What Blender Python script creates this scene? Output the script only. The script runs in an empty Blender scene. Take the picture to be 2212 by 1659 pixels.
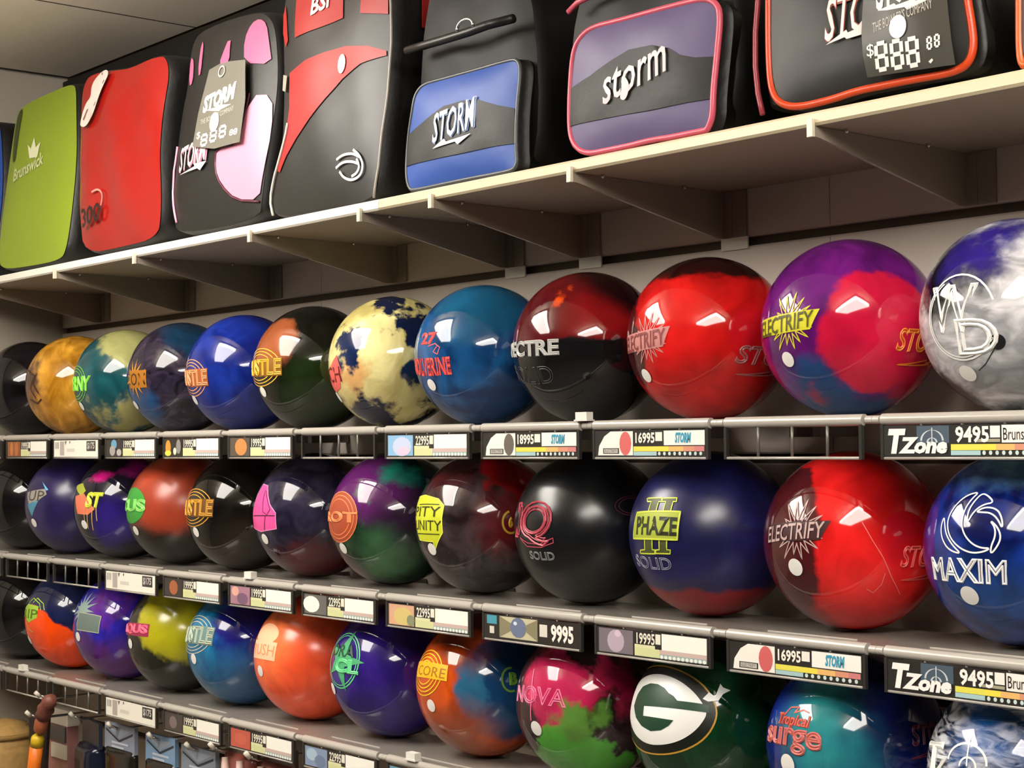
import bpy, bmesh, math, random
from mathutils import Vector, Matrix
from mathutils.geometry import delaunay_2d_cdt
random.seed(7)
SC = bpy.context.scene
COL = SC.collection

# ---------------------------------------------------------------- camera, light, exposure
FPX, W, H = 3620.84, 2212, 1659
CAM = Vector((3.1213, -1.6285, -0.1391))
YAW, PITCH, ROLL = -0.87081, 0.03680, -0.00837
fw = Vector((math.sin(YAW)*math.cos(PITCH), math.cos(YAW)*math.cos(PITCH), math.sin(PITCH)))
rt0 = Vector((math.cos(YAW), -math.sin(YAW), 0)); up0 = rt0.cross(fw)
RT = math.cos(ROLL)*rt0 + math.sin(ROLL)*up0
UP = -math.sin(ROLL)*rt0 + math.cos(ROLL)*up0
cd = bpy.data.cameras.new('camera'); cam = bpy.data.objects.new('camera', cd); COL.objects.link(cam)
cd.sensor_width = 36; cd.lens = FPX*36/W; cd.clip_start = 0.05; cd.clip_end = 50
m = Matrix((RT, UP, -fw)).transposed().to_4x4(); m.translation = CAM
cam.matrix_world = m
SC.camera = cam
wd = bpy.data.worlds.new('world'); SC.world = wd; wd.use_nodes = True
wd.node_tree.nodes['Background'].inputs[0].default_value = (0.9, 0.85, 0.75, 1)
wd.node_tree.nodes['Background'].inputs[1].default_value = 0.02
SC.view_settings.view_transform = 'Standard'; SC.view_settings.look = 'None'
SC.view_settings.gamma = 1; SC.view_settings.use_curve_mapping = False
SC.view_settings.exposure = 0.26
LAMP = 13.0            # strength of the fluorescent diffusers

# ---------------------------------------------------------------- helpers
def lin(h):
    h = h.lstrip('#'); o = []
    for k in (0, 2, 4):
        c = int(h[k:k+2], 16)/255
        o.append(c/12.92 if c <= .04045 else ((c+.055)/1.055)**2.4)
    return (*o, 1)
_m = {}
def mat(hexc, rough=.5, metal=0.0, spec=.5, noise=0, nscale=40, bump=0, emit=0, alpha=1, trans=0, coat=0):
    k = (hexc, rough, metal, spec, noise, nscale, bump, emit, alpha, trans, coat)
    if k in _m: return _m[k]
    M = bpy.data.materials.new('m_'+hexc); M.use_nodes = True; nt = M.node_tree
    b = nt.nodes['Principled BSDF']; c = lin(hexc)
    b.inputs['Base Color'].default_value = c; b.inputs['Roughness'].default_value = rough
    b.inputs['Metallic'].default_value = metal; b.inputs['Specular IOR Level'].default_value = spec
    b.inputs['Alpha'].default_value = alpha; b.inputs['Transmission Weight'].default_value = trans
    b.inputs['Coat Weight'].default_value = coat
    if emit:
        b.inputs['Emission Color'].default_value = c; b.inputs['Emission Strength'].default_value = emit
    if noise or bump:
        tc = nt.nodes.new('ShaderNodeTexCoord'); n = nt.nodes.new('ShaderNodeTexNoise')
        n.inputs['Scale'].default_value = nscale; n.inputs['Detail'].default_value = 4
        nt.links.new(tc.outputs['Object'], n.inputs['Vector'])
        if noise:
            hs = nt.nodes.new('ShaderNodeHueSaturation'); mr = nt.nodes.new('ShaderNodeMapRange')
            mr.inputs[3].default_value = 1-noise; mr.inputs[4].default_value = 1+noise
            nt.links.new(n.outputs['Fac'], mr.inputs[0]); nt.links.new(mr.outputs[0], hs.inputs['Value'])
            hs.inputs['Color'].default_value = c; nt.links.new(hs.outputs[0], b.inputs['Base Color'])
        if bump:
            bp = nt.nodes.new('ShaderNodeBump'); bp.inputs['Strength'].default_value = bump; bp.inputs['Distance'].default_value = .004
            nt.links.new(n.outputs['Fac'], bp.inputs['Height']); nt.links.new(bp.outputs[0], b.inputs['Normal'])
    _m[k] = M; return M

def empty(name, loc=(0, 0, 0)):
    o = bpy.data.objects.new(name, None); COL.objects.link(o); o.location = loc; o.empty_display_size = .02
    return o
def tag(o, label, cat, group=None):
    o['label'] = label; o['category'] = cat
    if group: o['group'] = group
    return o
def struct(o): o['kind'] = 'structure'; return o
def link(name, me, parent=None, loc=None):
    o = bpy.data.objects.new(name, me); COL.objects.link(o)
    if parent: o.parent = parent
    if loc is not None: o.location = loc
    return o

class G:
    """collects 2D/3D shapes with materials; build() turns them into one mesh"""
    def __init__(s): s.v = []; s.f = []; s.mi = []; s.mats = []; s.sm = []
    def mid(s, M):
        if M not in s.mats: s.mats.append(M)
        return s.mats.index(M)
    def add(s, vs, fs, M, smooth=False):
        o = len(s.v); k = s.mid(M); s.v += [tuple(v) for v in vs]
        for f in fs: s.f.append(tuple(i+o for i in f)); s.mi.append(k); s.sm.append(smooth)
    def box(s, x0, y0, z0, x1, y1, z1, M):
        v = [(x, y, z) for z in (z0, z1) for y in (y0, y1) for x in (x0, x1)]
        s.add(v, [(0, 2, 3, 1), (4, 5, 7, 6), (0, 1, 5, 4), (2, 6, 7, 3), (0, 4, 6, 2), (1, 3, 7, 5)], M)
    def tube(s, pts, r, M, n=8, closed=False, cap=True):
        pts = [Vector(p) for p in pts]; N = len(pts); rings = []
        ref = None
        for i, p in enumerate(pts):
            a = pts[(i-1) % N] if (closed or i > 0) else p; b = pts[(i+1) % N] if (closed or i < N-1) else p
            t = (b-a).normalized()
            if ref is None: ref = t.orthogonal().normalized()
            ref = (ref - t*ref.dot(t)).normalized(); bi = t.cross(ref)
            rr = r[i] if isinstance(r, (list, tuple)) else r
            rings.append([p + ref*math.cos(2*math.pi*k/n)*rr + bi*math.sin(2*math.pi*k/n)*rr for k in range(n)])
        vs = [q for g in rings for q in g]; fs = []
        for i in range(N if closed else N-1):
            j = (i+1) % N
            for k in range(n): fs.append((i*n+k, i*n+(k+1) % n, j*n+(k+1) % n, j*n+k))
        if cap and not closed: fs += [tuple(range(n))[::-1], tuple((N-1)*n+k for k in range(n))]
        s.add(vs, fs, M, True)
    def poly(s, pts, M, h=0, step=None):
        pts = [Vector(p[:2]) for p in pts]; n = len(pts)
        if step:   # split long edges, add an inner grid so that the fill follows a curved surface
            q = []
            for i in range(n):
                a, b = pts[i], pts[(i+1) % n]; k = max(1, int((b-a).length/step))
                q += [a + (b-a)*j/k for j in range(k)]
            pts = q; n = len(pts)
            xs = [p.x for p in pts]; ys = [p.y for p in pts]; inner = []
            x = min(xs)+step*.5
            while x < max(xs):
                y = min(ys)+step*.5
                while y < max(ys): inner.append(Vector((x, y))); y += step
                x += step
            allp = pts+inner
        else: allp = pts
        r = delaunay_2d_cdt(allp, [(i, (i+1) % n) for i in range(n)], [list(range(n))], 1, 1e-6)
        vs = [(v.x, v.y, h) for v in r[0]]; fs = []
        for f in r[2]:
            a, b, c = (r[0][i] for i in f[:3])
            fs.append(tuple(f) if (b-a).cross(c-a) > 0 else tuple(f)[::-1])
        s.add(vs, fs, M, True)
    def stroke(s, pts, w, M, closed=False, h=0, step=None):
        pts = [Vector(p[:2]) for p in pts]
        if step:
            q = []; n = len(pts)
            for i in range(n if closed else n-1):
                a, b = pts[i], pts[(i+1) % n]; k = max(1, int((b-a).length/step))
                q += [a+(b-a)*j/k for j in range(k)]
            if not closed: q.append(pts[-1])
            pts = q
        n = len(pts); vs = []
        for i, p in enumerate(pts):
            a = pts[(i-1) % n] if (closed or i > 0) else p; b = pts[(i+1) % n] if (closed or i < n-1) else p
            t = (b-a); t = t.normalized() if t.length > 1e-9 else Vector((1, 0)); nn = Vector((-t.y, t.x))*w/2
            vs += [(p.x-nn.x, p.y-nn.y, h), (p.x+nn.x, p.y+nn.y, h)]
        fs = []
        for i in range(n if closed else n-1):
            j = (i+1) % n; fs.append((2*i, 2*j, 2*j+1, 2*i+1))
        s.add(vs, fs, M, True)
    def ell(s, cx, cy, rx, ry, a0=0, a1=360, n=28):
        return [(cx+rx*math.cos(math.radians(a0+(a1-a0)*i/n)), cy+ry*math.sin(math.radians(a0+(a1-a0)*i/n))) for i in range(n+(a1-a0 < 360))]
    def text(s, body, cx, cy, w, h, M, z=0, out=0, shear=0, bold=0, rot=0):
        vs, fs = text_mesh(body, out, shear, bold); c, sn = math.cos(rot), math.sin(rot)
        q = []
        for x, y, zz in vs:
            x *= w; y *= h; q.append((cx+c*x-sn*y, cy+sn*x+c*y, z+zz*h))
        s.add(q, fs, M)
    def build(s, name, fn=None, parent=None, loc=None):
        vs = [fn(v) for v in s.v] if fn else s.v
        me = bpy.data.meshes.new(name); me.from_pydata([tuple(v) for v in vs], [], s.f)
        for M in s.mats: me.materials.append(M)
        me.polygons.foreach_set('material_index', s.mi); me.polygons.foreach_set('use_smooth', s.sm); me.update()
        return link(name, me, parent, loc)
_t = {}
def text_mesh(body, out=0, shear=0, bold=0):
    k = (body, out, shear, bold)
    if k in _t: return _t[k]
    cu = bpy.data.curves.new('t', 'FONT'); cu.body = body; cu.shear = shear; cu.resolution_u = 4 if out else 2; cu.offset = bold
    if out: cu.fill_mode = 'NONE'; cu.bevel_depth = out; cu.bevel_resolution = 0
    ob = bpy.data.objects.new('t', cu); me = bpy.data.meshes.new_from_object(ob)
    vs = [v.co.copy() for v in me.vertices]; fs = [tuple(p.vertices) for p in me.polygons]
    x0 = min(v.x for v in vs); x1 = max(v.x for v in vs); y0 = min(v.y for v in vs); y1 = max(v.y for v in vs)
    r = [((v.x-(x0+x1)/2)/(x1-x0), (v.y-(y0+y1)/2)/(y1-y0), v.z) for v in vs]
    bpy.data.objects.remove(ob); bpy.data.curves.remove(cu); bpy.data.meshes.remove(me)
    _t[k] = (r, fs); return _t[k]
def box_obj(name, x0, y0, z0, x1, y1, z1, M, parent=None):
    g = G(); g.box(x0, y0, z0, x1, y1, z1, M); return g.build(name, parent=parent)
def ray(x, y): return (fw*FPX + RT*(x-W/2) - UP*(y-H/2)).normalized()
def on_plane(x, y, P, n):
    d = ray(x, y); return CAM + d*((P-CAM).dot(n)/d.dot(n))
def at_y(x, y, Y): return on_plane(x, y, Vector((0, Y, 0)), Vector((0, 1, 0)))

# ---------------------------------------------------------------- the room
YW = 0.135                 # front of the slatted wall
XL = -0.647                # left wall
ZC, ZF = 0.752, -1.62      # ceiling, floor
R = 0.1085; X0 = -0.5224; DX = 0.23508
ZROW = (0.0, -0.2567, -0.5029)
YLIP = -0.112
ZS0, ZS1, YS = 0.2185, 0.2350, -0.158   # bag shelf: underside, top, front
XR, YF = 6.4, -5.2

M_wall = mat('d6cabd', .6, noise=.04, nscale=6)
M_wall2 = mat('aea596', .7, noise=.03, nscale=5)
M_groove = mat('4a3b28', .7)
M_dark = mat('17150f', .8)
M_ceil = mat('efe4d4', .85, noise=.03, nscale=60)
struct(box_obj('floor', XL-.1, YF, ZF-.1, XR, YW+.1, ZF, mat('6c665f', .45, noise=.08, nscale=8)))
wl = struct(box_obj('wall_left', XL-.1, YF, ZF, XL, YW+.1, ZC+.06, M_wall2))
struct(box_obj('wall_right', XR, YF, ZF, XR+.1, YW+.1, ZC+.06, mat('6e675e', .7)))
struct(box_obj('wall_front', XL-.1, YF-.1, ZF, XR+.1, YF, ZC+.06, mat('645e57', .7)))
wb = struct(box_obj('wall_back', XL, YW+.012, ZF, XR, YW+.1, ZC+.06, M_groove))
PIT = 0.1524; GZ = 0.145; GH = 0.013
xs = [XL, 0.47, 1.69, 2.91, 4.13, 5.35, XR]
meshes = {}
k = -12
while True:
    z0 = GZ + k*PIT + GH/2; z1 = z0 + PIT - GH; k += 1
    if z0 > ZC-.02: break
    z1 = min(z1, ZC)
    for a, b in zip(xs[:-1], xs[1:]):
        key = (round(b-a, 4), round(z1-z0, 4), z0 > .55)
        if key not in meshes:
            g = G(); L, hh = b-a-.0012, z1-z0; c = .0025
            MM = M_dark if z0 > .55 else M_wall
            g.add([(0, .013, 0), (L, .013, 0), (L, .013, hh), (0, .013, hh), (0, c, 0), (L, c, 0), (L, 0, c), (0, 0, c), (L, 0, hh-c), (0, 0, hh-c), (L, c, hh), (0, c, hh)],
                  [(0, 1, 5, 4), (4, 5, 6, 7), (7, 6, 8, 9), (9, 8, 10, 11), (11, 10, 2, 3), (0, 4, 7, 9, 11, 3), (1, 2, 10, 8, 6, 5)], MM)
            o = g.build('slat_board', parent=wb, loc=(a+.0006, YW, z0)); meshes[key] = o.data
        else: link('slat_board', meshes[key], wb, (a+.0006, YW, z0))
# ceiling with lay-in tiles
ce = struct(box_obj('ceiling', XL-.1, YF-.1, ZC+.012, XR+.1, YW+.1, ZC+.06, mat('2a241e', .9)))
tm = None; TX, TY = .61, 1.22
x = -1.22
while x < XR:
    y = YW
    while y > YF:
        a, b = max(x, XL), min(x+TX, XR); c, d = max(y-TY, YF), y
        if b-a > .05:
            full = abs(b-a-TX) < 1e-6 and abs(d-c-TY) < 1e-6
            if full and tm: link('ceiling_tile', tm, ce, (a, c, ZC))
            else:
                g = G(); e = .0035; g.box(e, e, .001, b-a-e, d-c-e, .02, mat('4a4238', .9)); g.add([(e, e, 0), (b-a-e, e, 0), (b-a-e, d-c-e, 0), (e, d-c-e, 0)], [(0, 3, 2, 1)], M_ceil)  # sides coloured dark to paint shade into the gaps between tiles
                o = g.build('ceiling_tile', parent=ce, loc=(a, c, ZC))
                if full: tm = o.data
        y -= TY
    x += TX
# fluorescent ceiling lamps (wrap-around, hung under the tiles)
M_lens = mat('fff8ee', .4, emit=LAMP); M_side = mat('fff9f0', .4, emit=LAMP*1.5); M_fix = mat('e8e6e0', .4)
def lamp(x0, y0, label, wx=.62, wy=1.24):
    t = empty('ceiling_lamp', (x0, y0, ZC)); tag(t, label, 'lamp', 'fluorescent ceiling lamps')
    g = G(); g.box(0, 0, -.048, wx, wy, -.04, M_fix); g.build('lamp_housing', parent=t)
    for a in (.2, wy-.2): g = G(); g.tube([(wx/2, a, -.04), (wx/2, a, 0)], .01, M_fix, 10); g.build('stem', parent=t)
    g = G(); g.box(.018, .018, -.16, wx-.018, wy-.018, -.15, M_lens); g.build('diffuser', parent=t)
    g = G(); g.box(.015, .015, -.15, wx-.015, wy-.015, -.048, M_side); g.build('side_lens', parent=t)
lamp(.28, -1.84, 'rectangular ceiling lamp above the bag shelf by the left wall')
lamp(2.52, -1.90, 'rectangular ceiling lamp farther along the bag shelf')
# ---------------------------------------------------------------- bag shelf and its brackets
def shelf_board(x0, x1, hexc, label):
    g = G(); r = .003; M = mat(hexc, .35, noise=.02, nscale=9)
    prof = [(YW-.0005, ZS0), (YS+r, ZS0), (YS, ZS0+r), (YS, ZS1-r), (YS+r, ZS1), (YW-.0005, ZS1)]
    n = len(prof); vs = [(x0, y, z) for y, z in prof]+[(x1, y, z) for y, z in prof]
    g.add(vs, [(i, (i+1) % n, n+(i+1) % n, n+i) for i in range(1, n)]+[tuple(range(n))[::-1], tuple(range(n, 2*n))], M); g.add([vs[0], vs[1], vs[n+1], vs[n]], [(0, 1, 2, 3)], mat('a69a88', .4, noise=.03, nscale=9))  # bottom face of the same board, its shade painted in as a darker colour
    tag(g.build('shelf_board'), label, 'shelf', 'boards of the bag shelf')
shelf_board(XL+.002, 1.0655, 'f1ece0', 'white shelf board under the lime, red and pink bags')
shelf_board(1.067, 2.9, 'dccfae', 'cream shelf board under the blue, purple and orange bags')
M_br = mat('9a8f80', .25, noise=.03, nscale=20); M_tab = mat('e2ddd0', .5)
BR = [(-.44, 0, 'under the blue bag'), (-.05, 0, 'under the lime bag'), (.29, 0, 'under the red bag'), (.70, 0, 'under the black and pink bag'),
      (1.02, 1, 'under the tall red and black bag'), (1.20, 1, 'under the blue pocket'), (1.50, 1, 'under the purple pocket'), (1.905, 0, 'under the orange piped bag'), (2.3, 0, 'past the orange piped bag')]
for i, (bx, tab, where) in enumerate(BR):
    t = empty('shelf_bracket', (bx, YW, ZS0)); tag(t, 'beige tapered metal shelf bracket '+where, 'bracket', 'brackets of the bag shelf')
    D = YW-YS; g = G(); hw = .0022
    out = [(-.0005, -.0005), (-D+.004, -.0005), (-D-.0035, -.0005), (-D-.0035, -.012), (-D+.01, -.013), (-.02, -.066), (-.0005, -.066)]
    n = len(out); vs = [(-hw, a, b) for a, b in out]+[(hw, a, b) for a, b in out]
    g.add(vs, [tuple(range(n)), tuple(range(n, 2*n))[::-1]]+[(i, n+i, n+(i+1) % n, (i+1) % n) for i in range(n)], M_br)
    g.build('arm', parent=t)
    g = G(); g.box(-.004, -D-.0055, -.013, .004, -D-.0008, .007, mat('e6dcc4', .3)); g.build('front_hook', parent=t)
    g = G()
    for a, b in ((.002, .017), (.025, .044)): g.box(a, -.0035, -.066, b, -.0004, -.0005, M_br)
    g.box(.017, -.0025, -.066, .025, -.0004, -.0005, M_br); g.build('wall_flange', parent=t)
    for yy in (-D+.045, -D*.32):
        g = G(); g.tube([(.012, yy, -.0002), (.012, yy, -.005)], [.0035, .002], mat('d8d2c4', .2, metal=.8), n=8); g.build('screw', parent=t)
    if tab:
        g = G(); g.box(-.004, -.0032, -.084, .046, -.0004, -.0665, M_tab); g.build('paper_tab', parent=t)

# ---------------------------------------------------------------- ball trays
M_tray = mat('938d85', .12, noise=.05, nscale=7, spec=.9); M_lip = mat('b2ada4', .22, spec=.6); M_wire = mat('3d3b38', .3, metal=.4)
TW = .2346; M_post = mat('77736c', .3, metal=.3)
def tray_meshes():
    P = []
    h = TW/2; f = .1045                # half widths of the deck and of the front frame
    g = G(); g.box(-h, YLIP+.004, -.006, h, .052, 0, M_tray); P.append(('deck', g))
    for s in (-1, 1):
        g = G(); g.box(s*.098-.006, .052, -.022, s*.098+.006, YW-.002, -.002, M_tray); P.append(('support_arm', g))
    def bar(x0, x1, r):
        g = G(); prof = []
        for i in range(13):
            a = math.radians(-90+i*20); prof.append((YLIP+.003-r*math.cos(a), -.0045+r*math.sin(a)))
        n = len(prof); vs = [(x0, y, z) for y, z in prof]+[(x1, y, z) for y, z in prof]
        g.add(vs, [(i, (i+1) % n, n+(i+1) % n, n+i) for i in range(n)], M_lip, True); g.add(vs, [tuple(range(n))[::-1], tuple(range(n, 2*n))], M_lip); return g
    P.append(('lip', bar(-f, f, .0068))); P.append(('lip_joint', bar(f+.0035, h, .0048))); P.append(('lip_joint', bar(-h, -f-.0035, .0048)))
    for s in (-1, 1):
        g = G(); x = s*(f-.002)
        g.box(x-.002, YLIP-.003, -.049, x+.002, YLIP+.002, -.0105, M_wire); P.append(('end_post', g))
    for k in range(3):
        g = G(); x = -f+.0525*(k+1); g.tube([(x, YLIP+.001, -.006), (x, YLIP+.0005, -.047)], .0019, M_post, 6); P.append(('wire', g))
    g = G(); g.tube([(-f+.003, YLIP-.001, -.0475), (f-.003, YLIP-.001, -.0475)], .0018, M_lip, 8); P.append(('bottom_rail', g))
    g = G(); g.box(-h+.05, YLIP+.030, -.0003, h-.05, YLIP+.0315, .0012, mat('b4aea6', .2, spec=.7)); P.append(('crease', g))
    return P
TP = None
def tray(row, i, label):
    global TP
    c = (X0+DX*i, 0, ZROW[row]-R-.0004)
    t = empty('ball_tray', c); tag(t, label, 'tray', 'grey ball trays')
    if TP is None:
        TP = []
        for nm, g in tray_meshes(): o = g.build(nm, parent=t); TP.append((nm, o.data))
    else:
        for nm, me in TP: link(nm, me, t)
    return t

# ---------------------------------------------------------------- bowling balls
me = bpy.data.meshes.new('ball_sphere'); bm = bmesh.new()
bmesh.ops.create_uvsphere(bm, u_segments=96, v_segments=48, radius=R); bm.to_mesh(me); bm.free()
me.polygons.foreach_set('use_smooth', [True]*len(me.polygons)); me.materials.append(None); SPH = me
def bcen(row, i): return Vector((X0+DX*i, 0, ZROW[row]))
def ball_dir(c, x, y):
    """unit direction from a ball's centre to the surface point seen at a photo position"""
    d = ray(x, y); oc = CAM-c; b = oc.dot(d); q = b*b-(oc.dot(oc)-R*R)
    hp = CAM+d*(-b-math.sqrt(q)) if q > 0 else CAM+d*(-b)
    return (hp-c).normalized()
def ball_mat(c, base, blobs, rough, amp, nsc, seed, stretch=None, contrast=(.35, .65)):
    M = bpy.data.materials.new('ball_resin'); M.use_nodes = True; nt = M.node_tree; N = nt.nodes; Lk = nt.links
    b = N['Principled BSDF']; b.inputs['Roughness'].default_value = rough
    b.inputs['IOR'].default_value = 1.58
    tc = N.new('ShaderNodeTexCoord')
    sc = N.new('ShaderNodeVectorMath'); sc.operation = 'SCALE'; sc.inputs['Scale'].default_value = 1/R; Lk.new(tc.outputs['Object'], sc.inputs[0])
    of = N.new('ShaderNodeVectorMath'); of.operation = 'ADD'; of.inputs[1].default_value = (seed*1.7, seed*.9, -seed*1.3); Lk.new(sc.outputs[0], of.inputs[0])
    mp = N.new('ShaderNodeMapping'); Lk.new(of.outputs[0], mp.inputs[0])
    if stretch: mp.inputs['Scale'].default_value = stretch; mp.inputs['Rotation'].default_value = (.5, .4, .3)
    n1 = N.new('ShaderNodeTexNoise'); n1.inputs['Scale'].default_value = nsc; n1.inputs['Detail'].default_value = 5; n1.inputs['Distortion'].default_value = 1.2
    Lk.new(mp.outputs[0], n1.inputs['Vector'])
    mr = N.new('ShaderNodeMapRange'); mr.inputs[1].default_value, mr.inputs[2].default_value = contrast; Lk.new(n1.outputs['Fac'], mr.inputs[0])
    mx = N.new('ShaderNodeMix'); mx.data_type = 'RGBA'; mx.inputs[6].default_value = lin(base[0]); mx.inputs[7].default_value = lin(base[1]); Lk.new(mr.outputs[0], mx.inputs[0])
    col = mx.outputs[2]
    n2 = N.new('ShaderNodeTexNoise'); n2.inputs['Scale'].default_value = 2.2; n2.inputs['Detail'].default_value = 4; n2.inputs['Roughness'].default_value = .55; Lk.new(of.outputs[0], n2.inputs['Vector'])
    sb = N.new('ShaderNodeVectorMath'); sb.operation = 'SUBTRACT'; sb.inputs[1].default_value = (.5, .5, .5); Lk.new(n2.outputs['Color'], sb.inputs[0])
    s2 = N.new('ShaderNodeVectorMath'); s2.operation = 'SCALE'; s2.inputs['Scale'].default_value = amp; Lk.new(sb.outputs[0], s2.inputs[0])
    ad = N.new('ShaderNodeVectorMath'); ad.operation = 'ADD'; Lk.new(sc.outputs[0], ad.inputs[0]); Lk.new(s2.outputs[0], ad.inputs[1])
    for x, y, deg, hx, soft in blobs:
        if x == 'Z': d = Vector((0, 0, y))
        else: d = ball_dir(c, x, y)
        dp = N.new('ShaderNodeVectorMath'); dp.operation = 'DOT_PRODUCT'; dp.inputs[1].default_value = d; Lk.new(ad.outputs[0], dp.inputs[0])
        m2 = N.new('ShaderNodeMapRange'); m2.interpolation_type = 'SMOOTHSTEP'; cc = math.cos(math.radians(deg))
        m2.inputs[1].default_value = cc-soft; m2.inputs[2].default_value = cc+soft; Lk.new(dp.outputs['Value'], m2.inputs[0])
        q = N.new('ShaderNodeMix'); q.data_type = 'RGBA'; q.inputs[7].default_value = lin(hx); Lk.new(m2.outputs[0], q.inputs[0]); Lk.new(col, q.inputs[6]); col = q.outputs[2]
    hs = N.new('ShaderNodeHueSaturation'); m3 = N.new('ShaderNodeMapRange'); m3.inputs[1].default_value = .3; m3.inputs[2].default_value = .7
    m3.inputs[3].default_value = .82; m3.inputs[4].default_value = 1.18; Lk.new(n1.outputs['Fac'], m3.inputs[0]); Lk.new(m3.outputs[0], hs.inputs['Value'])
    Lk.new(col, hs.inputs['Color']); Lk.new(hs.outputs[0], b.inputs['Base Color'])
    return M
class Logo(G):
    """flat artwork wrapped on a ball around the point seen at photo position (x, y)"""
    def __init__(s, ball, x, y, h0=.0005):
        super().__init__(); s.ball = ball; s.c = Vector(ball.location); s.h0 = h0
        s.n = ball_dir(s.c, x, y); s.r = Vector((0, 0, 1)).cross(s.n).normalized(); s.u = s.n.cross(s.r)
    def p(s, x, y):
        d = ball_dir(s.c, x, y); th = math.acos(max(-1, min(1, d.dot(s.n)))); a, b = d.dot(s.r), d.dot(s.u); l = math.hypot(a, b)
        return (0, 0) if l < 1e-9 else (a/l*th*R, b/l*th*R)
    def bx(s, x0, y0, x1, y1, ext=0):
        xm, ym = (x0+x1)/2, (y0+y1)/2
        l, r, t, b = s.p(x0, ym)[0]-ext, s.p(x1, ym)[0], s.p(xm, y0)[1], s.p(xm, y1)[1]
        return (l+r)/2, (t+b)/2, r-l, t-b
    def wtext(s, body, x0, y0, x1, y1, M, ext=0, **k):
        s.text(body, *s.bx(x0, y0, x1, y1, ext), M, **k)
    def ppoly(s, pts, M, h=0): s.poly([s.p(*q) for q in pts], M, h, .004)
    def pstroke(s, pts, w, M, closed=False, h=0): s.stroke([s.p(*q) for q in pts], w, M, closed, h, .003)
    def pell(s, x0, y0, x1, y1, ext=0, sc=1, a0=0, a1=360):
        cx, cy, w, h = s.bx(x0, y0, x1, y1, ext); return s.ell(cx, cy, w/2*sc, h/2*sc, a0, a1)
    def wrap(s, v):
        a, b, h = v; l = math.hypot(a, b)
        d = s.n if l < 1e-9 else s.n*math.cos(l/R)+(s.r*a+s.u*b)*(math.sin(l/R)/l)
        return d*(R+s.h0+h)
    def done(s, name='logo'): return s.build(name, s.wrap, s.ball)
BALLS = {}
def ball(row, i, label, base, blobs=(), rough=.06, amp=.5, nsc=1.6, stretch=None, contrast=(.35, .65), sticker=None, sr=.0095):
    c = bcen(row, i); o = link('bowling_ball', SPH, None, c); o.material_slots[0].link = 'OBJECT'
    o.material_slots[0].material = ball_mat(c, base, blobs, rough, amp, nsc, row*12+i+1, stretch, contrast)
    tag(o, label, 'bowling ball', 'bowling balls on the trays')
    if sticker:
        L = Logo(o, *sticker); L.poly(L.ell(0, 0, sr, sr, n=24), mat('eceae4', .5), .0006, .006); L.done('round_sticker')
    BALLS[(row, i)] = o; return o
U, MI, LO = 'on the upper row', 'on the middle row', 'on the lower row'
B = ball
# upper row
B(0, 0, 'plain black ball beside the gold ball '+U, ('0b0a0c', '17141a'))
B(0, 1, 'gold pearl ball with a brown logo '+U, ('a06a14', 'd39a34'), [(62, 830, 24, '4a3026', .08), (75, 870, 12, '7a4a1c', .1)], nsc=1.5, stretch=(1.5, 1.5, .5))
B(0, 2, 'teal ball with cream clouds and a green logo '+U, ('14464c', '1a5058'), [(290, 735, 40, 'a3a268', .05), (232, 905, 20, '98925c', .05), (300, 900, 27, '98925c', .06)], sticker=(177, 877))
B(0, 3, 'dark violet ball with an orange starburst logo '+U, ('17131f', '3a3146'), [(430, 715, 40, '12304a', .1), (305, 885, 22, '174a7c', .12)], nsc=2, stretch=(1, 2, 2), sticker=(294, 875))
B(0, 4, 'glossy royal blue ball with a pale orange HUSTLE logo '+U, ('101f72', '18308c'), sticker=(422, 864))
B(0, 5, 'black and olive ball with a brown patch and yellow HUSTLE logo '+U, ('0c0d0a', '131410'), [(690, 850, 38, '1a2a10', .12), (588, 742, 27, '96502e', .04)], amp=.25, sticker=(569, 846))
B(0, 6, 'cream marbled ball with navy patches and a red logo '+U, ('c3b46c', 'e2d898'), [(760, 835, 14, 'd3a468', .08), (835, 655, 15, '0e1a3a', .03), (905, 695, 23, '0e1a3a', .03), (742, 735, 15, '12234a', .03), (795, 900, 24, '161a38', .05), (935, 820, 15, '142440', .04), (900, 930, 20, '161a38', .05)], amp=.75, sticker=(733, 858))
B(0, 7, 'pearl blue ball with coral red lettering '+U, ('10386c', '1d5a94'), [(1040, 640, 40, '155478', .15)], sticker=(933, 831))
B(0, 8, 'red over black ball lettered SPECTRE '+U, ('121214', '1c1c1f'), [('Z', 1, 95, '5c0e12', .05), (1290, 690, 22, '8a1216', .12), (1345, 610, 34, '1c0508', .12), (1150, 680, 16, '48101a', .1), (1224, 632, 7, 'e8500f', .012), ('Z', -1, 94, '131315', .03)], amp=.2)
B(0, 9, 'red ball with dark cap and pinkish ELECTRIFY logo '+U, ('b01010', 'c41616'), [(1455, 680, 30, 'd61e1c', .08), (1352, 745, 33, '3c1016', .03), ('Z', 1, 45, '240708', .04), (1730, 760, 35, '8a0c0e', .25)], amp=.3, sticker=(1397, 811))  # last blob paints shading into the colour of the right side
B(0, 10, 'purple ball with crimson and blue areas and yellow ELECTRIFY logo '+U, ('561062', '6a1874'), [(1845, 905, 38, '10437c', .06), (1770, 850, 24, '14447c', .05), (1990, 800, 25, 'c0143a', .05), (1905, 715, 41, 'c9163e', .03), (1742, 848, 8, 'b01a3c', .03), (1650, 790, 18, 'a01c4a', .06)], amp=.28, sticker=(1703, 776))
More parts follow.
